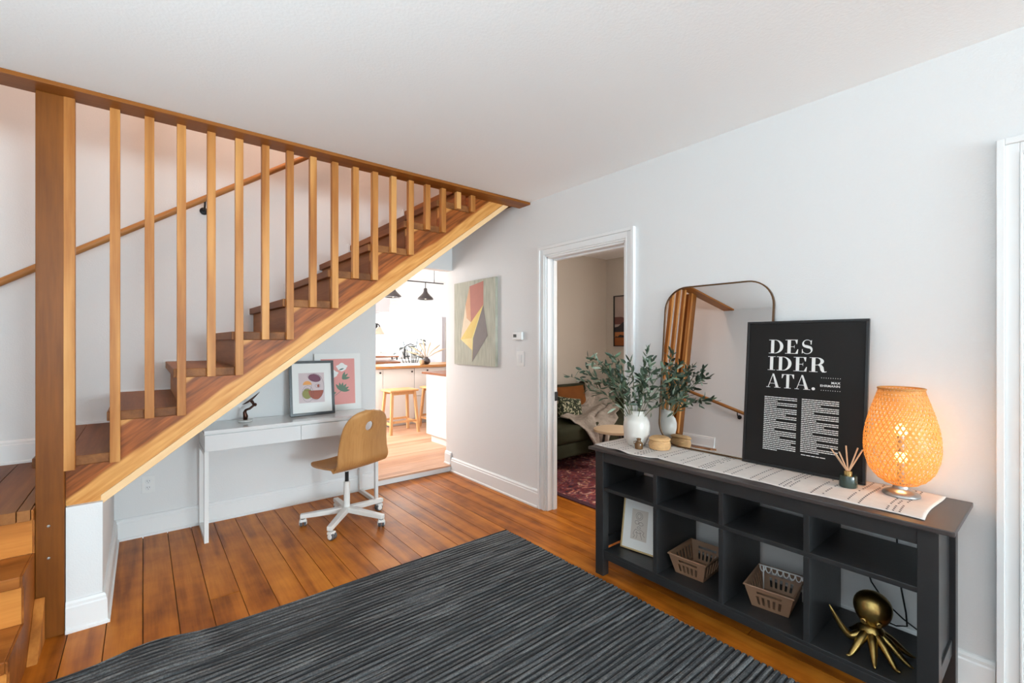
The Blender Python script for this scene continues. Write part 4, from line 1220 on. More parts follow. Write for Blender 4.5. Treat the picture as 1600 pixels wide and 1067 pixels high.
for fam, sgn in (('left_hand_strips', 1), ('right_hand_strips', -1)):
    m = MB()
    for k in range(NS_):
        a0 = 2 * pi * k / NS_; tw = sgn * 1.75; vs = []
        for i in range(NSEG + 1):
            t = i / NSEG; r = shade_r(t); z = SZ0 + (SZ1 - SZ0) * t; a = a0 + tw * t
            wv = .0009 * sin(i * pi * .9 + (0 if sgn > 0 else pi))
            hw = .0026 / r
            for e in (-1, 1): vs.append(((r + wv) * cos(a + e * hw), (r + wv) * sin(a + e * hw), z))
        m.add(vs, [(2 * i, 2 * i + 1, 2 * i + 3, 2 * i + 2) for i in range(NSEG)])
    o = m.build('shade_strips', BAM, LP); o['kind'] = 'stuff'
m = MB()
for i in range(24):
    t = (i + .5) / 24; r = shade_r(t) + .0002; z = SZ0 + (SZ1 - SZ0) * t
    hh = .0013 if .1 < t < .9 else .0022
    m.lathe([(r, z - hh), (r, z + hh)], 48, cap0=False, cap1=False)
o = m.build('shade_hoops', BAM, LP); o['kind'] = 'stuff'
m = MB(); m.tube([(.072 * cos(a), .072 * sin(a), SZ1) for a in [2 * pi * i / 40 for i in range(40)]], .004, 8, closed=True); m.build('shade_rim', BAM, LP, smooth=True)
BULB = emis('bulb_glow', (1.0, .72, .34), 2.2)
for (z) in (.15, .255):
    m = MB(); m.ball((0, 0, z), .021, 16, 10, (1, 1, 1.25)); m.build('bulb', BULB, LP, smooth=True)
    l_ = bpy.data.lights.new('bulb_light', 'POINT'); l_.energy = 1.9; l_.color = (1.0, .55, .20); l_.shadow_soft_size = .032
    lo_ = bpy.data.objects.new('bulb_light', l_); C.objects.link(lo_); lo_.location = (LX, LY_, LZ + z); 
    bpy.data.objects[lo_.name].parent = LP; lo_.location = (0, 0, z)
MB().lathe([(.012, .04), (.012, .27)], 12).build('stem', STEEL, LP)
CD = MB()
CD.tube([(2.37, .44, RET + .012), (2.425, .46, RET + .008), (2.452, .47, .72), (2.455, .465, .60), (2.452, .46, .45), (2.44, .445, .31), (2.438, .43, .22), (2.43, .425, .17), (2.428, .46, .156), (2.43, .52, .16)], .0032, 6)
tag(CD.build('lamp_cord', BLACKM, smooth=True), 'black lamp cord hanging down the wall behind the console shelves', 'cord')
CD = MB()
CD.tube([(2.455, .57, .47), (2.45, .575, .40), (2.445, .56, .34), (2.44, .545, .30), (2.44, .50, .235), (2.44, .44, .19), (2.436, .37, .155), (2.43, .34, .153)], .0032, 6)
tag(CD.build('appliance_cord', BLACKM, smooth=True), 'second black cord crossing behind the gold octopus', 'cord')

# gold framed sketch -------------------------------------------------
GF = thing('framed_sketch', 'small gold framed line drawing leaning in the left compartment of the console', 'picture', (2.150, 1.645, .1515), (0, R(11), R(9)))
w, h = .207, .287
frame_ring(w, h, .008, .014, 0, cvX).build('frame', GOLDF, GF, bevel=.0008)
m = MB(); m.box(-.008, -.002, -w + .004, -.004, .004, h - .004); m.build('mat_board', PAPER, GF)
m = MB(); poly_face(m, [(.055, .06), (.152, .06), (.152, .225), (.055, .225)], .0084, cvX); m.build('print_sheet', plain('print_beige', srgb(206, 196, 186), .6), GF)
m = MB(); ink = .0015
for e_ in (ell(.10, .19, .020, .020, n=18), ell(.10, .19, .011, .013, n=12), ell(.088, .155, .012, .010, n=12), ell(.113, .150, .013, .009, n=12), ell(.102, .128, .010, .006, n=10)): stroke(m, e_ + e_[:1], ink, .0088, cvX)
for p_ in ([(.075, .105), (.085, .118), (.10, .112), (.115, .118), (.135, .108), (.128, .095), (.14, .085)], [(.075, .105), (.07, .09), (.08, .082), (.072, .068)], [(.09, .108), (.095, .085), (.09, .068)], [(.11, .11), (.115, .09), (.125, .07)], [(.083, .1), (.11, .098), (.12, .105)]): stroke(m, p_, ink, .0088, cvX)
m.build('ink_lines', bpy.data.materials['ink_dark'], GF)

# brown slotted crates -----------------------------------------------
def crate(label, loc, rz, sc=1.0):
    t = thing('storage_crate', label, 'basket', loc, (0, 0, rz), 'brown slotted crates in the console')
    LB, LT, WB_, WT, H_ = .19 * sc, .245 * sc, .145 * sc, .192 * sc, .098 * sc      # half sizes are taken below
    bl, tl, bw, tw_ = LB / 2, LT / 2, WB_ / 2, WT / 2
    th = .004
    def wallpanel(c00, c10, c11, c01, slots, nm):
        us = sorted(set([0, 1] + [q for s_ in slots for q in s_[:2]])); vs_ = sorted(set([0, 1] + [q for s_ in slots for q in s_[2:]]))
        c00, c10, c11, c01 = map(Vector, (c00, c10, c11, c01))
        nrm = (c10 - c00).cross(c01 - c00).normalized() * th
        def P(u, v, s): return tuple((c00 * (1 - u) + c10 * u) * (1 - v) + (c01 * (1 - u) + c11 * u) * v - nrm * s)
        m = MB()
        for i in range(len(us) - 1):
            for j in range(len(vs_) - 1):
                cu, cv = (us[i] + us[i + 1]) / 2, (vs_[j] + vs_[j + 1]) / 2
                if any(s_[0] < cu < s_[1] and s_[2] < cv < s_[3] for s_ in slots): continue
                q = [P(us[i], vs_[j], 0), P(us[i + 1], vs_[j], 0), P(us[i + 1], vs_[j + 1], 0), P(us[i], vs_[j + 1], 0), P(us[i], vs_[j], 1), P(us[i + 1], vs_[j], 1), P(us[i + 1], vs_[j + 1], 1), P(us[i], vs_[j + 1], 1)]
                m.add(q, [(0, 1, 2, 3), (7, 6, 5, 4), (0, 4, 5, 1), (1, 5, 6, 2), (2, 6, 7, 3), (3, 7, 4, 0)])
        return m.build(nm, CRATE, t)
    fr = [(.20 + i * .13, .20 + i * .13 + .065, .16, .56) for i in range(5)] + [(.24, .78, .68, .80)]
    sd = [(.10 + i * .14, .10 + i * .14 + .07, .18, .82) for i in range(6)]
    # local: front faces -x
    A = [(-bl, -bw, 0), (bl, -bw, 0), (bl, bw, 0), (-bl, bw, 0)]; B = [(-tl, -tw_, H_), (tl, -tw_, H_), (tl, tw_, H_), (-tl, tw_, H_)]
    wallpanel(A[3], A[0], B[0], B[3], fr, 'front_wall'); wallpanel(A[1], A[2], B[2], B[1], fr, 'rear_wall')
    wallpanel(A[0], A[1], B[1], B[0], sd, 'side_wall'); wallpanel(A[2], A[3], B[3], B[2], sd, 'side_wall')
    m = MB(); m.add([A[0], A[1], A[2], A[3]] + [(p[0], p[1], .004) for p in A], [(3, 2, 1, 0), (4, 5, 6, 7), (0, 1, 5, 4), (1, 2, 6, 5), (2, 3, 7, 6), (3, 0, 4, 7)]); m.build('bottom', CRATE, t)
    m = MB(); m.tube([(x * 1.01, y * 1.01, H_) for x, y, z in B], .0045, 6, closed=True); m.build('rim', CRATE, t)
    return t
crate('brown slotted crate beside the gold framed sketch in the console', (2.226, 1.218, .151), R(3))
crate('brown slotted crate holding the white wire rack in the console', (2.232, .850, .151), R(8), 1.0)
# white wire rack behind the console
WR = thing('wire_rack', 'white looped wire rack standing in the brown crate of the console', 'rack', (2.322, .748, 0), (0, 0, R(8)))
m = MB()
for i in range(8):
    y = .012 + i * .0245
    pts = [(.0, y + .0115 * cos(pi * k / 8), .266 - .026 * sin(pi * k / 8)) for k in range(9)]
    m.tube(pts, .0026, 5)
m.tube([(0, 0, .268), (0, .20, .268)], .003, 6); m.build('loop_rail', WHITEL, WR, smooth=True)
for y in (0.02, .18):
    m = MB(); m.tube([(0, y, .157), (0, y, .266)], .003, 6); m.build('wire_leg', WHITEL, WR, smooth=True)

# gold octopus -------------------------------------------------------
OC = thing('octopus_statue', 'antique gold octopus statue in the right compartment of the console', 'statue', (2.18, .487, .151), (0, 0, R(12)))
m = MB(); prof_ = []
for i in range(15):
    a = pi * i / 14; prof_.append((.061 * sin(a) * (1 - .10 * cos(a)) + .0005, -.066 * cos(a)))
m.lathe(prof_, 32, cap0=False, cap1=False); m.xf(Matrix.Translation((.016, -.004, .150)) @ Matrix.Rotation(R(22), 4, 'Y')); m.build('head', GOLD, OC, smooth=True)
MB().lathe([(.030, .060), (.040, .066), (.043, .074), (.038, .084), (.032, .092), (.026, .098)], 28).build('collar', GOLD, OC, smooth=True)
m = MB(); m.lathe([(.020, .045), (.030, .055), (.034, .066)], 24); m.build('body', GOLD, OC, smooth=True)
for s_ in (-1, 1):
    m = MB(); m.lathe([(.0, .0), (.010, .0), (.012, .004), (.009, .010), (.005, .009)], 14, cap0=False); 
    dv = Vector((-.93, s_ * .30, .05)).normalized(); rot = Vector((0, 0, 1)).rotation_difference(dv).to_matrix().to_4x4()
    m.xf(Matrix.Translation((-.037, s_ * .022, .120)) @ rot); m.build('eye', GOLD, OC, smooth=True)
for i, (ang, L, lift, curl) in enumerate(((185, .115, .010, 0), (215, .125, .008, .01), (150, .125, .02, .012), (250, .11, .01, 0), (110, .12, .055, .05), (35, .11, .01, 0), (330, .12, .012, .0), (285, .115, .02, 0))):
    a = R(ang); d_ = Vector((cos(a), sin(a), 0)); pts = []; rr = []
    for k in range(13):
        t = k / 12
        if curl > .03: z = .062 + .02 * t - .035 * sin(pi * t * .9) + .085 * max(0, t - .45) * 1.6
        else: z = .062 * (1 - t) ** 1.6 + .028 * sin(pi * t) * (1 - t) + .0045 + (.010 * max(0, t - .88) / .12 if curl else 0)
        p = d_ * (.018 + L * t) + Vector((0, 0, z)); pts.append(p); rr.append(.0175 * (1 - t) ** .7 + .0025)
    m = MB(); m.tube(pts, rr, 8); m.build('tentacle', GOLD, OC, smooth=True)

# ================================================================== upper stair light
UL = thing('globe_lamp', 'warm globe lamp hanging high above the stairwell', 'lamp', (0.7, 3.47, 4.1))
m = MB(); m.ball((0, 0, 0), .11, 20, 12); m.build('globe', emis('warm_globe', (1.0, .70, .46), 8.0), UL, smooth=True)
m = MB(); m.tube([(0, 0, .11), (0, 0, .9)], .006, 8); m.build('cord', BLACKM, UL)
l_ = bpy.data.lights.new('globe_light', 'POINT'); l_.energy = 120; l_.color = (1.0, .62, .44); l_.shadow_soft_size = .14
lo_ = bpy.data.objects.new('globe_light', l_); C.objects.link(lo_); lo_.parent = UL

# ================================================================== kitchen beyond the opening
KX0, KX1, KY1, KC = 1.10, 5.20, 8.20, 2.55
mb = MB(); mb.box(KX0 - .1, KX1 + .1, 4.14, KY1 + .1, KC, KC + .1); struct(mb.build('ceiling_kitchen', CEIL))
KW = (3.55, 4.35, 1.13, 2.02)
struct(wall_cells(MB(), 'x', KY1, KY1 + .1, KX0 - .1, KX1 + .1, 0, KC, [KW]).build('wall_kitchen_back', plain('kitchen_paint', (.82, .82, .81), .6)))
KWS = (5.4, 7.0, .95, 2.25)
struct(wall_cells(MB(), 'y', KX0 - .1, KX0, 4.14, KY1, 0, KC, [KWS]).build('wall_kitchen_left', WALL))
mb = MB(); mb.box(KX1, KX1 + .1, 4.14, KY1, 0, KC); struct(mb.build('wall_kitchen_right', WALL))
struct(window('window_4', 'x', KY1, *KW, -1)); struct(window('window_5', 'y', KX0, *KWS, 1))
mb = MB(); mb.box(XW + .1, KX1 + .1, 4.13, 4.14, 0, KC); struct(mb.build('wall_kitchen_front', WALL))
# peninsula
PE = thing('peninsula_counter', 'white kitchen peninsula with an oak worktop behind the stools', 'counter', (2.2, 6.30, KZ))
m = MB(); m.box(0, 2.6, .02, .60, .09, .862); m.box(.02, 2.6, .08, .58, 0, .09); m.build('cabinet_body', WHITEL, PE)
for i, (a, b) in enumerate(((0.0, .50), (.504, 1.0), (1.006, 1.55), (1.556, 2.1))):
    cuts = [(.095, .43), (.436, .858)] if i >= 2 else [(.095, .858)]
    for (c, e) in cuts:
        m = MB(); m.box(a + .001, b - .001, 0, .019, c, e); dr = m.build('cabinet_door', WHITEL, PE, bevel=.0015)
        kx, kz = ((b - .045), e - .05) if i < 2 else ((a + .21), e - .04)
        m = MB(); m.lathe([(.006, 0), (.006, .012), (.014, .016), (.014, .022), (.008, .025)], 14); m.xf(Matrix.Translation((kx, 0, kz)) @ Matrix.Rotation(R(90), 4, 'X')); m.build('knob', BLACKM, dr)
m = MB(); m.box(-.02, 2.62, -.045, .64, .864, .902); m.build('worktop', KTOPW, PE, bevel=.003)
# counter along the right
IS = thing('side_counter', 'white panelled counter with a dark wood top right of the stools', 'counter', (2.79, 4.46, KZ))
m = MB(); m.box(0, .62, 0, .70, .10, .850); m.build('end_panel', WHITEL, IS, bevel=.002)
m = MB(); m.box(.05, .60, .02, .66, 0, .10); m.build('plinth', WHITEL, IS)
m = MB(); m.box(-.02, .64, 0, .79, .852, .880); m.build('worktop', KTOPD, IS, bevel=.003)
# stools
def stool(label, loc, rz):
    t = thing('wooden_stool', label, 'stool', loc, (0, 0, rz), 'wooden stools at the peninsula')
    w_, d_, h_ = .40, .30, .60
    m = MB(); m.box(-w_ / 2 - .015, w_ / 2 + .015, -d_ / 2 - .01, d_ / 2 + .01, h_ - .03, h_); m.build('seat', STOOLW, t, bevel=.012)
    for sx in (-1, 1):
        for sy in (-1, 1):
            m = MB(); vs = []
            for (x, y, z) in ((sx * .205, sy * .165, 0), (sx * .165, sy * .115, h_ - .03)):
                vs += [(x - .018, y - .018, z), (x + .018, y - .018, z), (x + .018, y + .018, z), (x - .018, y + .018, z)]
            m.add(vs, [(3, 2, 1, 0), (4, 5, 6, 7), (0, 1, 5, 4), (1, 2, 6, 5), (2, 3, 7, 6), (3, 0, 4, 7)]); m.build('leg', STOOLW, t, bevel=.003)
    for sx in (-1, 1):
        m = MB(); m.box(sx * .192 - .01, sx * .192 + .01, -.14, .14, .12, .155); m.build('stretcher', STOOLW, t, bevel=.002)
    for sy in (-1, 1):
        m = MB(); m.box(-.18, .18, sy * .150 - .009, sy * .150 + .009, .15, .18); m.build('stretcher', STOOLW, t, bevel=.002)
        m = MB(); m.box(-.16, .16, sy * .118 - .009, sy * .118 + .009, .53, .57); m.build('seat_rail', STOOLW, t, bevel=.002)
    return t
stool('pale wooden stool standing fully in view in the kitchen opening', (2.79, 5.93, KZ), R(0))
stool('pale wooden stool half hidden behind the white side counter', (3.42, 5.98, KZ), R(4))
# sink run below the window
SK = thing('sink_counter', 'white sink cabinet below the bright kitchen window', 'counter', (2.6, 7.60, KZ))
m = MB(); m.box(0, 2.5, .02, .598, 0, .862); m.build('cabinet_body', WHITEL, SK)
m = MB(); m.box(-.02, .98, -.02, .598, .864, .902); m.box(1.74, 2.5, -.02, .598, .864, .902); m.box(.98, 1.74, .50, .598, .864, .902); m.build('worktop', KTOPD, SK, bevel=.003)
m = MB(); m.box(.985, 1.735, -.05, -.02, .68, .925); m.box(.985, 1.735, .46, .495, .68, .925); m.box(.985, 1.01, -.02, .46, .68, .925); m.box(1.71, 1.735, -.02, .46, .68, .925); m.box(1.01, 1.71, -.02, .46, .68, .70); m.build('apron_sink', WHITEG, SK, bevel=.006)
FC = thing('faucet', 'black kitchen faucet in front of the window', 'faucet', (3.93, 8.14, KZ + .903))
MB().lathe([(.028, 0), (.028, .01), (.018, .02), (.016, .26)], 16).build('pillar', BLACKM, FC, smooth=True, auto=40)
m = MB(); m.tube([(0, 0, .22), (.02, -.03, .28), (.07, -.10, .31), (.11, -.15, .29), (.12, -.165, .24)], .013, 10); m.build('spout', BLACKM, FC, smooth=True)
m = MB(); m.tube([(.01, 0, .06), (.10, -.02, .07)], .010, 8); m.build('handle', BLACKM, FC, smooth=True)
BS = thing('counter_shelf', 'low brown wooden shelf with black legs on the counter left of the sink', 'shelf', (2.95, 7.75, KZ + .903))
m = MB(); m.box(0, .68, 0, .25, .07, .095); m.build('board', KTOPD, BS, bevel=.003)
for x in (.02, .64):
    m = MB(); m.box(x, x + .02, .01, .03, 0, .07); m.box(x, x + .02, .22, .24, 0, .07); m.build('leg', BLACKM, BS)
# wall cabinet, sconce, refrigerator
WC = thing('wall_cabinet', 'pale grey wall cabinet left of the kitchen window', 'cabinet', (2.7, 7.85, 1.86))
m = MB(); m.box(0, .80, .02, .348, 0, .60); m.build('body', plain('pale_grey_paint', (.52, .50, .52), .5), WC); m = MB(); m.box(.002, .398, 0, .019, .002, .598); m.build('door', bpy.data.materials['pale_grey_paint'], WC, bevel=.002); m = MB(); m.box(.402, .798, 0, .019, .002, .598); m.build('door', bpy.data.materials['pale_grey_paint'], WC, bevel=.002)
SC = thing('wall_sconce', 'small wall lamp with a pink shade and black arm beside the kitchen window', 'lamp', (3.36, 8.199, 1.62))
m = MB(); m.lathe([(.05, 0), (.05, .01), (.02, .015)], 16); m.xf(Matrix.Rotation(R(90), 4, 'X')); m.build('back_plate', BLACKM, SC)
m = MB(); m.tube([(0, -.01, 0), (0, -.12, .03), (.02, -.16, 0), (.02, -.17, -.03)], .010, 8); m.build('arm', BLACKM, SC, smooth=True)
m = MB(); m.lathe([(.10, -.16), (.06, -.08), (.025, -.03)], 20, c=(.02, -.17, 0), cap0=False); m.build('shade', plain('pink_shade', (.72, .42, .32), .6), SC, smooth=True)
RF = thing('refrigerator', 'grey refrigerator standing at the right end of the kitchen', 'refrigerator', (4.08, 7.035, KZ))
GREY = plain('grey_steel', (.50, .51, .56), .4)
m = MB(); m.box(.0, .68, .0, .53, .02, 1.70); m.build('body', GREY, RF, bevel=.01)
for (a, b) in ((.06, .62), (.63, 1.69)):
    m = MB(); m.box(.003, .677, -.04, -.001, a, b); dr = m.build('fridge_door', GREY, RF, bevel=.008); m = MB(); m.tube([(.06, -.07, a + .1), (.06, -.07, b - .1)], .010, 8); m.build('handle', STEEL, dr)
# pendant bar
PD = thing('pendant_light', 'black bar pendant with metal cone shades above the peninsula', 'lamp', (3.2, 6.15, KC))
PZ = 2.222 - KC
m = MB(); m.tube([(-.95, 0, PZ), (.42, 0, PZ)], .008, 8); m.build('bar', BLACKM, PD, smooth=True)
for x in (.26, -.19, -.75):
    m = MB(); m.tube([(x, 0, 0), (x, 0, PZ)], .005, 6); m.build('rod', BLACKM, PD)
GUN = plain('gunmetal', (.07, .065, .068), .35, .6)
for x in (.11, -.41, -.9):
    m = MB(); m.tube([(x, 0, PZ), (x, 0, PZ - .09)], .006, 6); m.build('drop_rod', BLACKM, PD)
    m = MB(); m.lathe([(.017, PZ - .09), (.026, PZ - .10), (.028, PZ - .135), (.042, PZ - .165), (.075, PZ - .20), (.112, PZ - .235), (.122, PZ - .262), (.116, PZ - .262), (.105, PZ - .235), (.07, PZ - .205), (.03, PZ - .165)], 28, c=(x, 0, 0), cap1=False)
    sh_ = m.build('lamp_shade', GUN, PD, smooth=True, auto=50)
    m = MB(); m.ball((x, 0, PZ - .225), .03, 12, 8); m.build('bulb', emis('pendant_bulb', (1, .9, .75), 6.0) if x == .11 else bpy.data.materials['pendant_bulb'], sh_, smooth=True)
# dried grass in a dark vase
DV = thing('dark_vase', 'small dark round vase on the oak worktop', 'vase', (3.47, 6.42, KZ + .9025))
MB().lathe([(.03, 0), (.055, .02), (.065, .05), (.05, .085), (.025, .10), (.03, .115), (.024, .115), (.02, .1)], 20, cap1=False).build('body', plain('dark_clay', (.06, .05, .05), .4), DV, smooth=True)
DG = thing('dried_grass', 'cream dried pampas plumes in the dark vase', 'dried grass', (3.47, 6.42, KZ + .99))
PLUME = plain('pampas', (.62, .50, .36), .9)
for (a, b, h_) in ((-.25, .05, .19), (-.15, .0, .26), (-.04, .06, .30), (.08, .0, .27), (.22, -.06, .22), (.30, -.1, .16), (-.30, .1, .12)):
    m = MB(); m.tube([(0, 0, 0), (a * .4, b * .4, h_ * .55), (a * .75, b * .75, h_ * .85), (a, b, h_)], [.003, .010, .016, .003], 6); m.build('plume', PLUME, DG, smooth=True)
GC = thing('clay_cup', 'small tan cup beside the dark vase on the worktop', 'cup', (3.36, 6.36, KZ + .9025))
MB().lathe([(.025, 0), (.035, .01), (.036, .07), (.031, .07), (.03, .012)], 18, cap1=False).build('body', plain('tan_clay', (.45, .28, .16), .6), GC, smooth=True)
HP = thing('house_plant', 'dark leafy house plant beside the refrigerator', 'plant', (3.64, 7.25, KZ))
MB().lathe([(.10, 0), (.13, .30), (.12, .30), (.10, .28)], 24).build('pot', plain('white_pot', (.6, .6, .58), .5), HP, smooth=True, auto=40)
PLL = plain('dark_plant_leaf', srgb(58, 70, 66), .5)
for i in range(11):
    a = i * 2.4; h_ = .95 + .035 * i; r_ = .12 + .10 * ((i * 37) % 10) / 10
    m = MB(); e = (r_ * cos(a), r_ * sin(a), h_); m.tube([(0, 0, .28), (e[0] * .3, e[1] * .3, h_ * .7), e], .006, 5); st_ = m.build('stalk', PLL, HP)
    m = MB(); m.grid(lambda u, v: (e[0] + cos(a) * .20 * v - sin(a) * (u - .5) * .15 * sin(pi * min(1, v + .08)), e[1] + sin(a) * .20 * v + cos(a) * (u - .5) * .15 * sin(pi * min(1, v + .08)), e[2] + .03 * v - .10 * v * v), 4, 8); m.build('leaf', PLL, st_, smooth=True)

# ================================================================== sitting room beyond the door
BX1, BY0, BY1 = 5.05, .60, 4.12
struct(wall_cells(MB(), 'y', BX1, BX1 + .1, BY0 - .1, BY1, 0, ZC, [(.95, 2.05, .85, 2.15)]).build('wall_sitting_far', BEDWALL))
mb = MB(); mb.box(XW + .1, BX1 + .1, BY1, BY1 + .01, 0, ZC); struct(mb.build('wall_sitting_end', BEDWALL))
mb = MB(); mb.box(XW + .1, BX1 + .1, BY0 - .1, BY0, 0, ZC); struct(mb.build('wall_sitting_near', BEDWALL))
mb = MB(); mb.box(XW + .1, BX1 + .1, BY0 - .1, BY1 + .07, ZC, ZC + .02); struct(mb.build('ceiling_sitting', CEIL))
struct(window('window_6', 'y', BX1, .95, 2.05, .85, 2.15, -1))
# sofa along the end wall, facing the viewer
SF = thing('sofa', 'dark olive green velvet sofa seen through the doorway', 'sofa', (2.98, 3.15, .0105))
def soft(name, x0, x1, y0, y1, z0, z1, par, mat, r=.05, puff=0.0):
    m = MB(); m.box(x0, x1, y0, y1, z0, z1); o = m.build(name, mat, par, smooth=True)
    b = o.modifiers.new('bevel', 'BEVEL'); b.width = r; b.segments = 4
    return o
soft('seat_base', 0, 1.95, .03, .88, .15, .30, SF, SOFA, .03)
for i in range(2): soft('seat_cushion', .15 + .83 * i, .975 + .83 * i, 0, .66, .295, .465, SF, SOFA, .05)
soft('backrest', .05, 1.90, .64, .90, .29, .79, SF, SOFA, .08)
soft('armrest', 0, .16, .02, .88, .20, .56, SF, SOFA, .06); soft('armrest', 1.80, 1.96, .02, .88, .20, .58, SF, SOFA, .06)
for x in (.08, 1.87):
    for y in (.10, .80):
        m = MB(); m.lathe([(.016, 0), (.024, .15)], 12, c=(x, y, 0)); m.build('leg', plain('sofa_leg', (.03, .018, .012), .5) if (x < 1 and y < .5) else bpy.data.materials['sofa_leg'], SF)
def pillow(name, label, loc, rot, w_, h_, t_, mat):
    m = MB()
    def fn(u, v, sd):
        a, b = 2 * u - 1, 2 * v - 1
        th = t_ * (max(0, 1 - a ** 4)) ** .5 * (max(0, 1 - b ** 4)) ** .5 * (1 if sd else -1)
        pin = 1 - .06 * (1 - abs(b)) * abs(a) ** 3
        return (a * w_ / 2 * (1 - .05 * (1 - b * b)), th, b * h_ / 2 * (1 - .05 * (1 - a * a)) + h_ / 2)
    m.slab(fn, 16, 16); o = m.build(name, mat, None, smooth=True, loc=loc, rot=rot)
    return tag(o, label, 'cushion')
pillow('cushion', 'rust orange velvet cushion against the sofa back', (3.93, 3.70, .462), (R(-15), 0, R(-4)), .50, .35, .07, RUST)
def pat_mat():
    m, nt, b, n, l = new_mat('patterned_cotton')
    tc = n.new('ShaderNodeTexCoord'); vo = n.new('ShaderNodeTexNoise'); vo.inputs['Scale'].default_value = 22; vo.inputs['Detail'].default_value = 1.5; vo.inputs['Distortion'].default_value = 1.6
    l.new(tc.outputs['Object'], vo.inputs['Vector'])
    cr = n.new('ShaderNodeValToRGB'); cr.color_ramp.interpolation = 'CONSTANT'; e = cr.color_ramp.elements
    e[0].position = 0; e[0].color = rgba(srgb(34, 40, 26)); e[1].position = .57; e[1].color = rgba(srgb(168, 162, 138)); x = e.new(.47); x.color = rgba(srgb(70, 78, 52))
    l.new(vo.outputs['Fac'], cr.inputs[0]); l.new(cr.outputs[0], b.inputs['Base Color']); b.inputs['Roughness'].default_value = .9
    return m
pillow('cushion', 'small dark green cushion with a cream leaf pattern on the sofa', (3.68, 3.50, .464), (R(-24), R(10), R(-12)), .34, .26, .055, pat_mat())
# fur throw over the back and seat
m = MB(); rnd = random.Random(8)
path = [(4.66, 4.02, .66), (4.65, 3.96, .80), (4.62, 3.86, .835), (4.54, 3.77, .74), (4.44, 3.70, .62), (4.30, 3.62, .525), (4.12, 3.50, .495), (3.92, 3.36, .495), (3.76, 3.22, .49), (3.68, 3.128, .43), (3.70, 3.115, .28), (3.73, 3.11, .12)]
halfw = [.25, .27, .28, .30, .32, .36, .40, .38, .30, .20, .13, .08]
def lerp_path(t):
    f = t * (len(path) - 1); i = min(len(path) - 2, int(f)); k = f - i
    p = Vector(path[i]).lerp(Vector(path[i + 1]), k); return p, halfw[i] * (1 - k) + halfw[i + 1] * k, f
def thr(u, v, sd):
    p, hw, f = lerp_path(v); a = 2 * u - 1
    fold = .5 + .5 * sin(a * 9 + v * 5 + sin(v * 11) * 1.2)
    amp = .022 if f < 4 else .034
    nrm = Vector((0, -.75, .66)) if f < 5 else (Vector((0, 0, 1)) if f < 8 else Vector((0, -1, .1)))
    q = p + Vector((a * hw * (1 if f < 8 else 1), .04 * a * a * (f < 5) + .03 * sin(a * 5 + v * 9), 0)) + nrm * (amp * fold + .006 + .012 * sd)
    if 4.5 < f < 8.2 and a < -.2: q += Vector((-.20 * (-a - .2) * sin(pi * (f - 4.5) / 3.7), -.0, -.0))
    return tuple(q)
m.slab(thr, 44, 70)
tag(m.build('throw_blanket', THROW, smooth=True), 'taupe faux fur throw draped over the green sofa', 'blanket')
# persian rug
def persian():
    m, nt, b, n, l = new_mat('persian_wool')
    tc = n.new('ShaderNodeTexCoord')
    v1 = n.new('ShaderNodeTexVoronoi'); v1.inputs['Scale'].default_value = 26; v1.feature = 'F1'
    ns = n.new('ShaderNodeTexNoise'); ns.inputs['Scale'].default_value = 14; ns.inputs['Detail'].default_value = 4; ns.inputs['Distortion'].default_value = 1.5
    l.new(tc.outputs['Object'], v1.inputs['Vector']); l.new(tc.outputs['Object'], ns.inputs['Vector'])
    cr = n.new('ShaderNodeValToRGB'); cr.color_ramp.interpolation = 'LINEAR'; e = cr.color_ramp.elements
    e[0].position = .30; e[0].color = rgba(srgb(50, 30, 52)); e[1].position = .68; e[1].color = rgba(srgb(214, 178, 156))
    for p, c in ((.42, (112, 40, 46)), (.48, (150, 58, 54)), (.53, (72, 56, 84)), (.58, (186, 96, 74))): x = e.new(p); x.color = rgba(srgb(*c))
    l.new(ns.outputs['Fac'], cr.inputs[0])
    mx = n.new('ShaderNodeMix'); mx.data_type = 'RGBA'; l.new(cr.outputs[0], mx.inputs['A']); l.new(v1.outputs['Color'], mx.inputs['B'])
    hs = n.new('ShaderNodeMix'); hs.data_type = 'RGBA'; hs.blend_type = 'MULTIPLY'; hs.inputs['Factor'].default_value = .25
    l.new(cr.outputs[0], hs.inputs['A']); l.new(v1.outputs['Color'], hs.inputs['B']); l.new(hs.outputs['Result'], b.inputs['Base Color']); b.inputs['Roughness'].default_value = .95
    return m
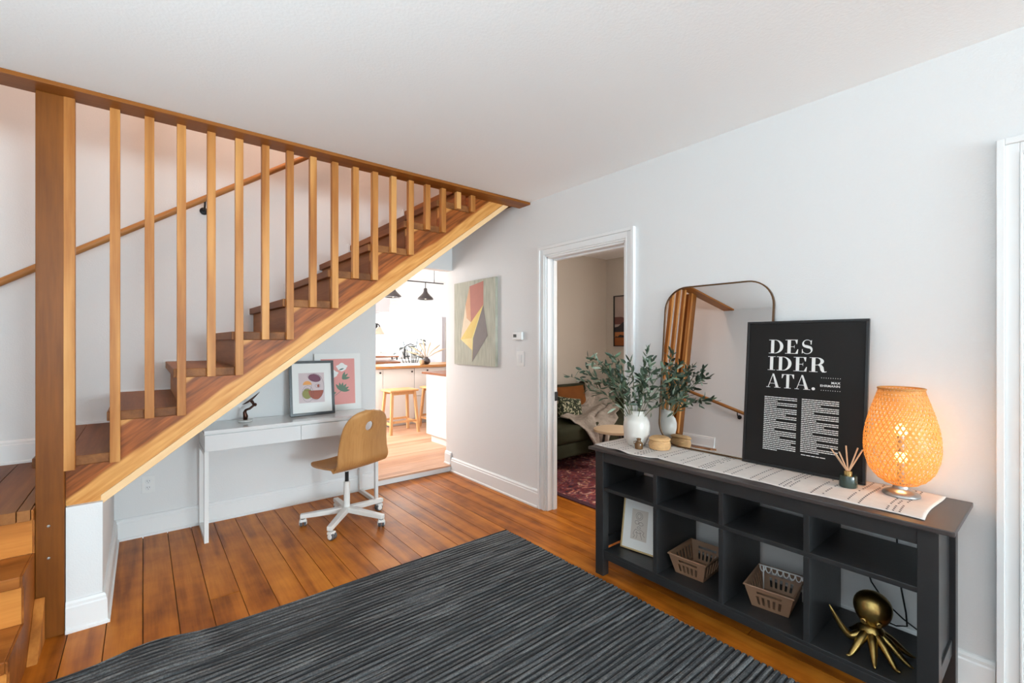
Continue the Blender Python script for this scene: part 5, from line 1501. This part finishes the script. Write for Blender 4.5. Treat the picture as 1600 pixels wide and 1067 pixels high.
PR = thing('persian_rug', 'dark red patterned persian rug in front of the sofa', 'rug', (2.785, 1.75, .001))
m = MB(); m.box(.05, 2.2, 0, 2.3, 0, .009); m.build('field', persian(), PR)
m = MB(); m.box(0, .05, 0, 2.3, 0, .0085); m.build('border', plain('rug_border', srgb(74, 34, 46), .95, var=.4, vscale=40), PR)
# painting, side table
LPn = thing('landscape_painting', 'dark framed landscape painting with orange foreground on the far sitting room wall', 'painting', (BX1 - .001, 3.968, 1.262))
frame_ring(.60, .69, .012, .035, 0, cvX).build('frame', FRAMEB, LPn)
m = MB(); m.box(-.020, -.004, -.59, -.01, .01, .68); m.build('canvas', plain('painted_sky', srgb(176, 158, 150), .7, var=.15, vscale=6), LPn)
for i, (nm, col, ps) in enumerate((('painted_ridge', (112, 72, 66), [(.012, .30), (.012, .40), (.12, .40), (.28, .36), (.588, .42), (.588, .30)]), ('painted_hills', (48, 44, 48), [(.012, .19), (.012, .26), (.07, .27), (.15, .33), (.30, .30), (.588, .34), (.588, .19)]),
        ('painted_field', (178, 112, 66), [(.012, .11), (.012, .195), (.588, .20), (.588, .11)]), ('painted_trees', (40, 32, 30), [(.012, .115), (.03, .14), (.06, .13), (.10, .16), (.2, .14), (.588, .15), (.588, .11)]), ('painted_foreground', (150, 84, 36), [(.012, .012), (.012, .12), (.588, .125), (.588, .012)]))):
    m = MB(); poly_face(m, ps, .0203 + .0002 * i, cvX); m.build(nm, plain('paint_' + nm, srgb(*col), .7, var=.15, vscale=20), LPn)
TB = thing('side_table', 'round pale wooden side table beside the sofa, behind the vase', 'side table', (3.47, 2.72, .0105))
MB().lathe([(.19, .47), (.205, .475), (.205, .495), (.19, .50)], 40).build('table_top', plain('pale_ash_top', (.62, .46, .30), .5, var=.1, vscale=8), TB, smooth=True, auto=40)
for i in range(3):
    a = 2 * pi * i / 3; m = MB(); m.tube([(.10 * cos(a), .10 * sin(a), .47), (.17 * cos(a), .17 * sin(a), 0)], .012, 8); m.build('leg', BLACKM, TB)
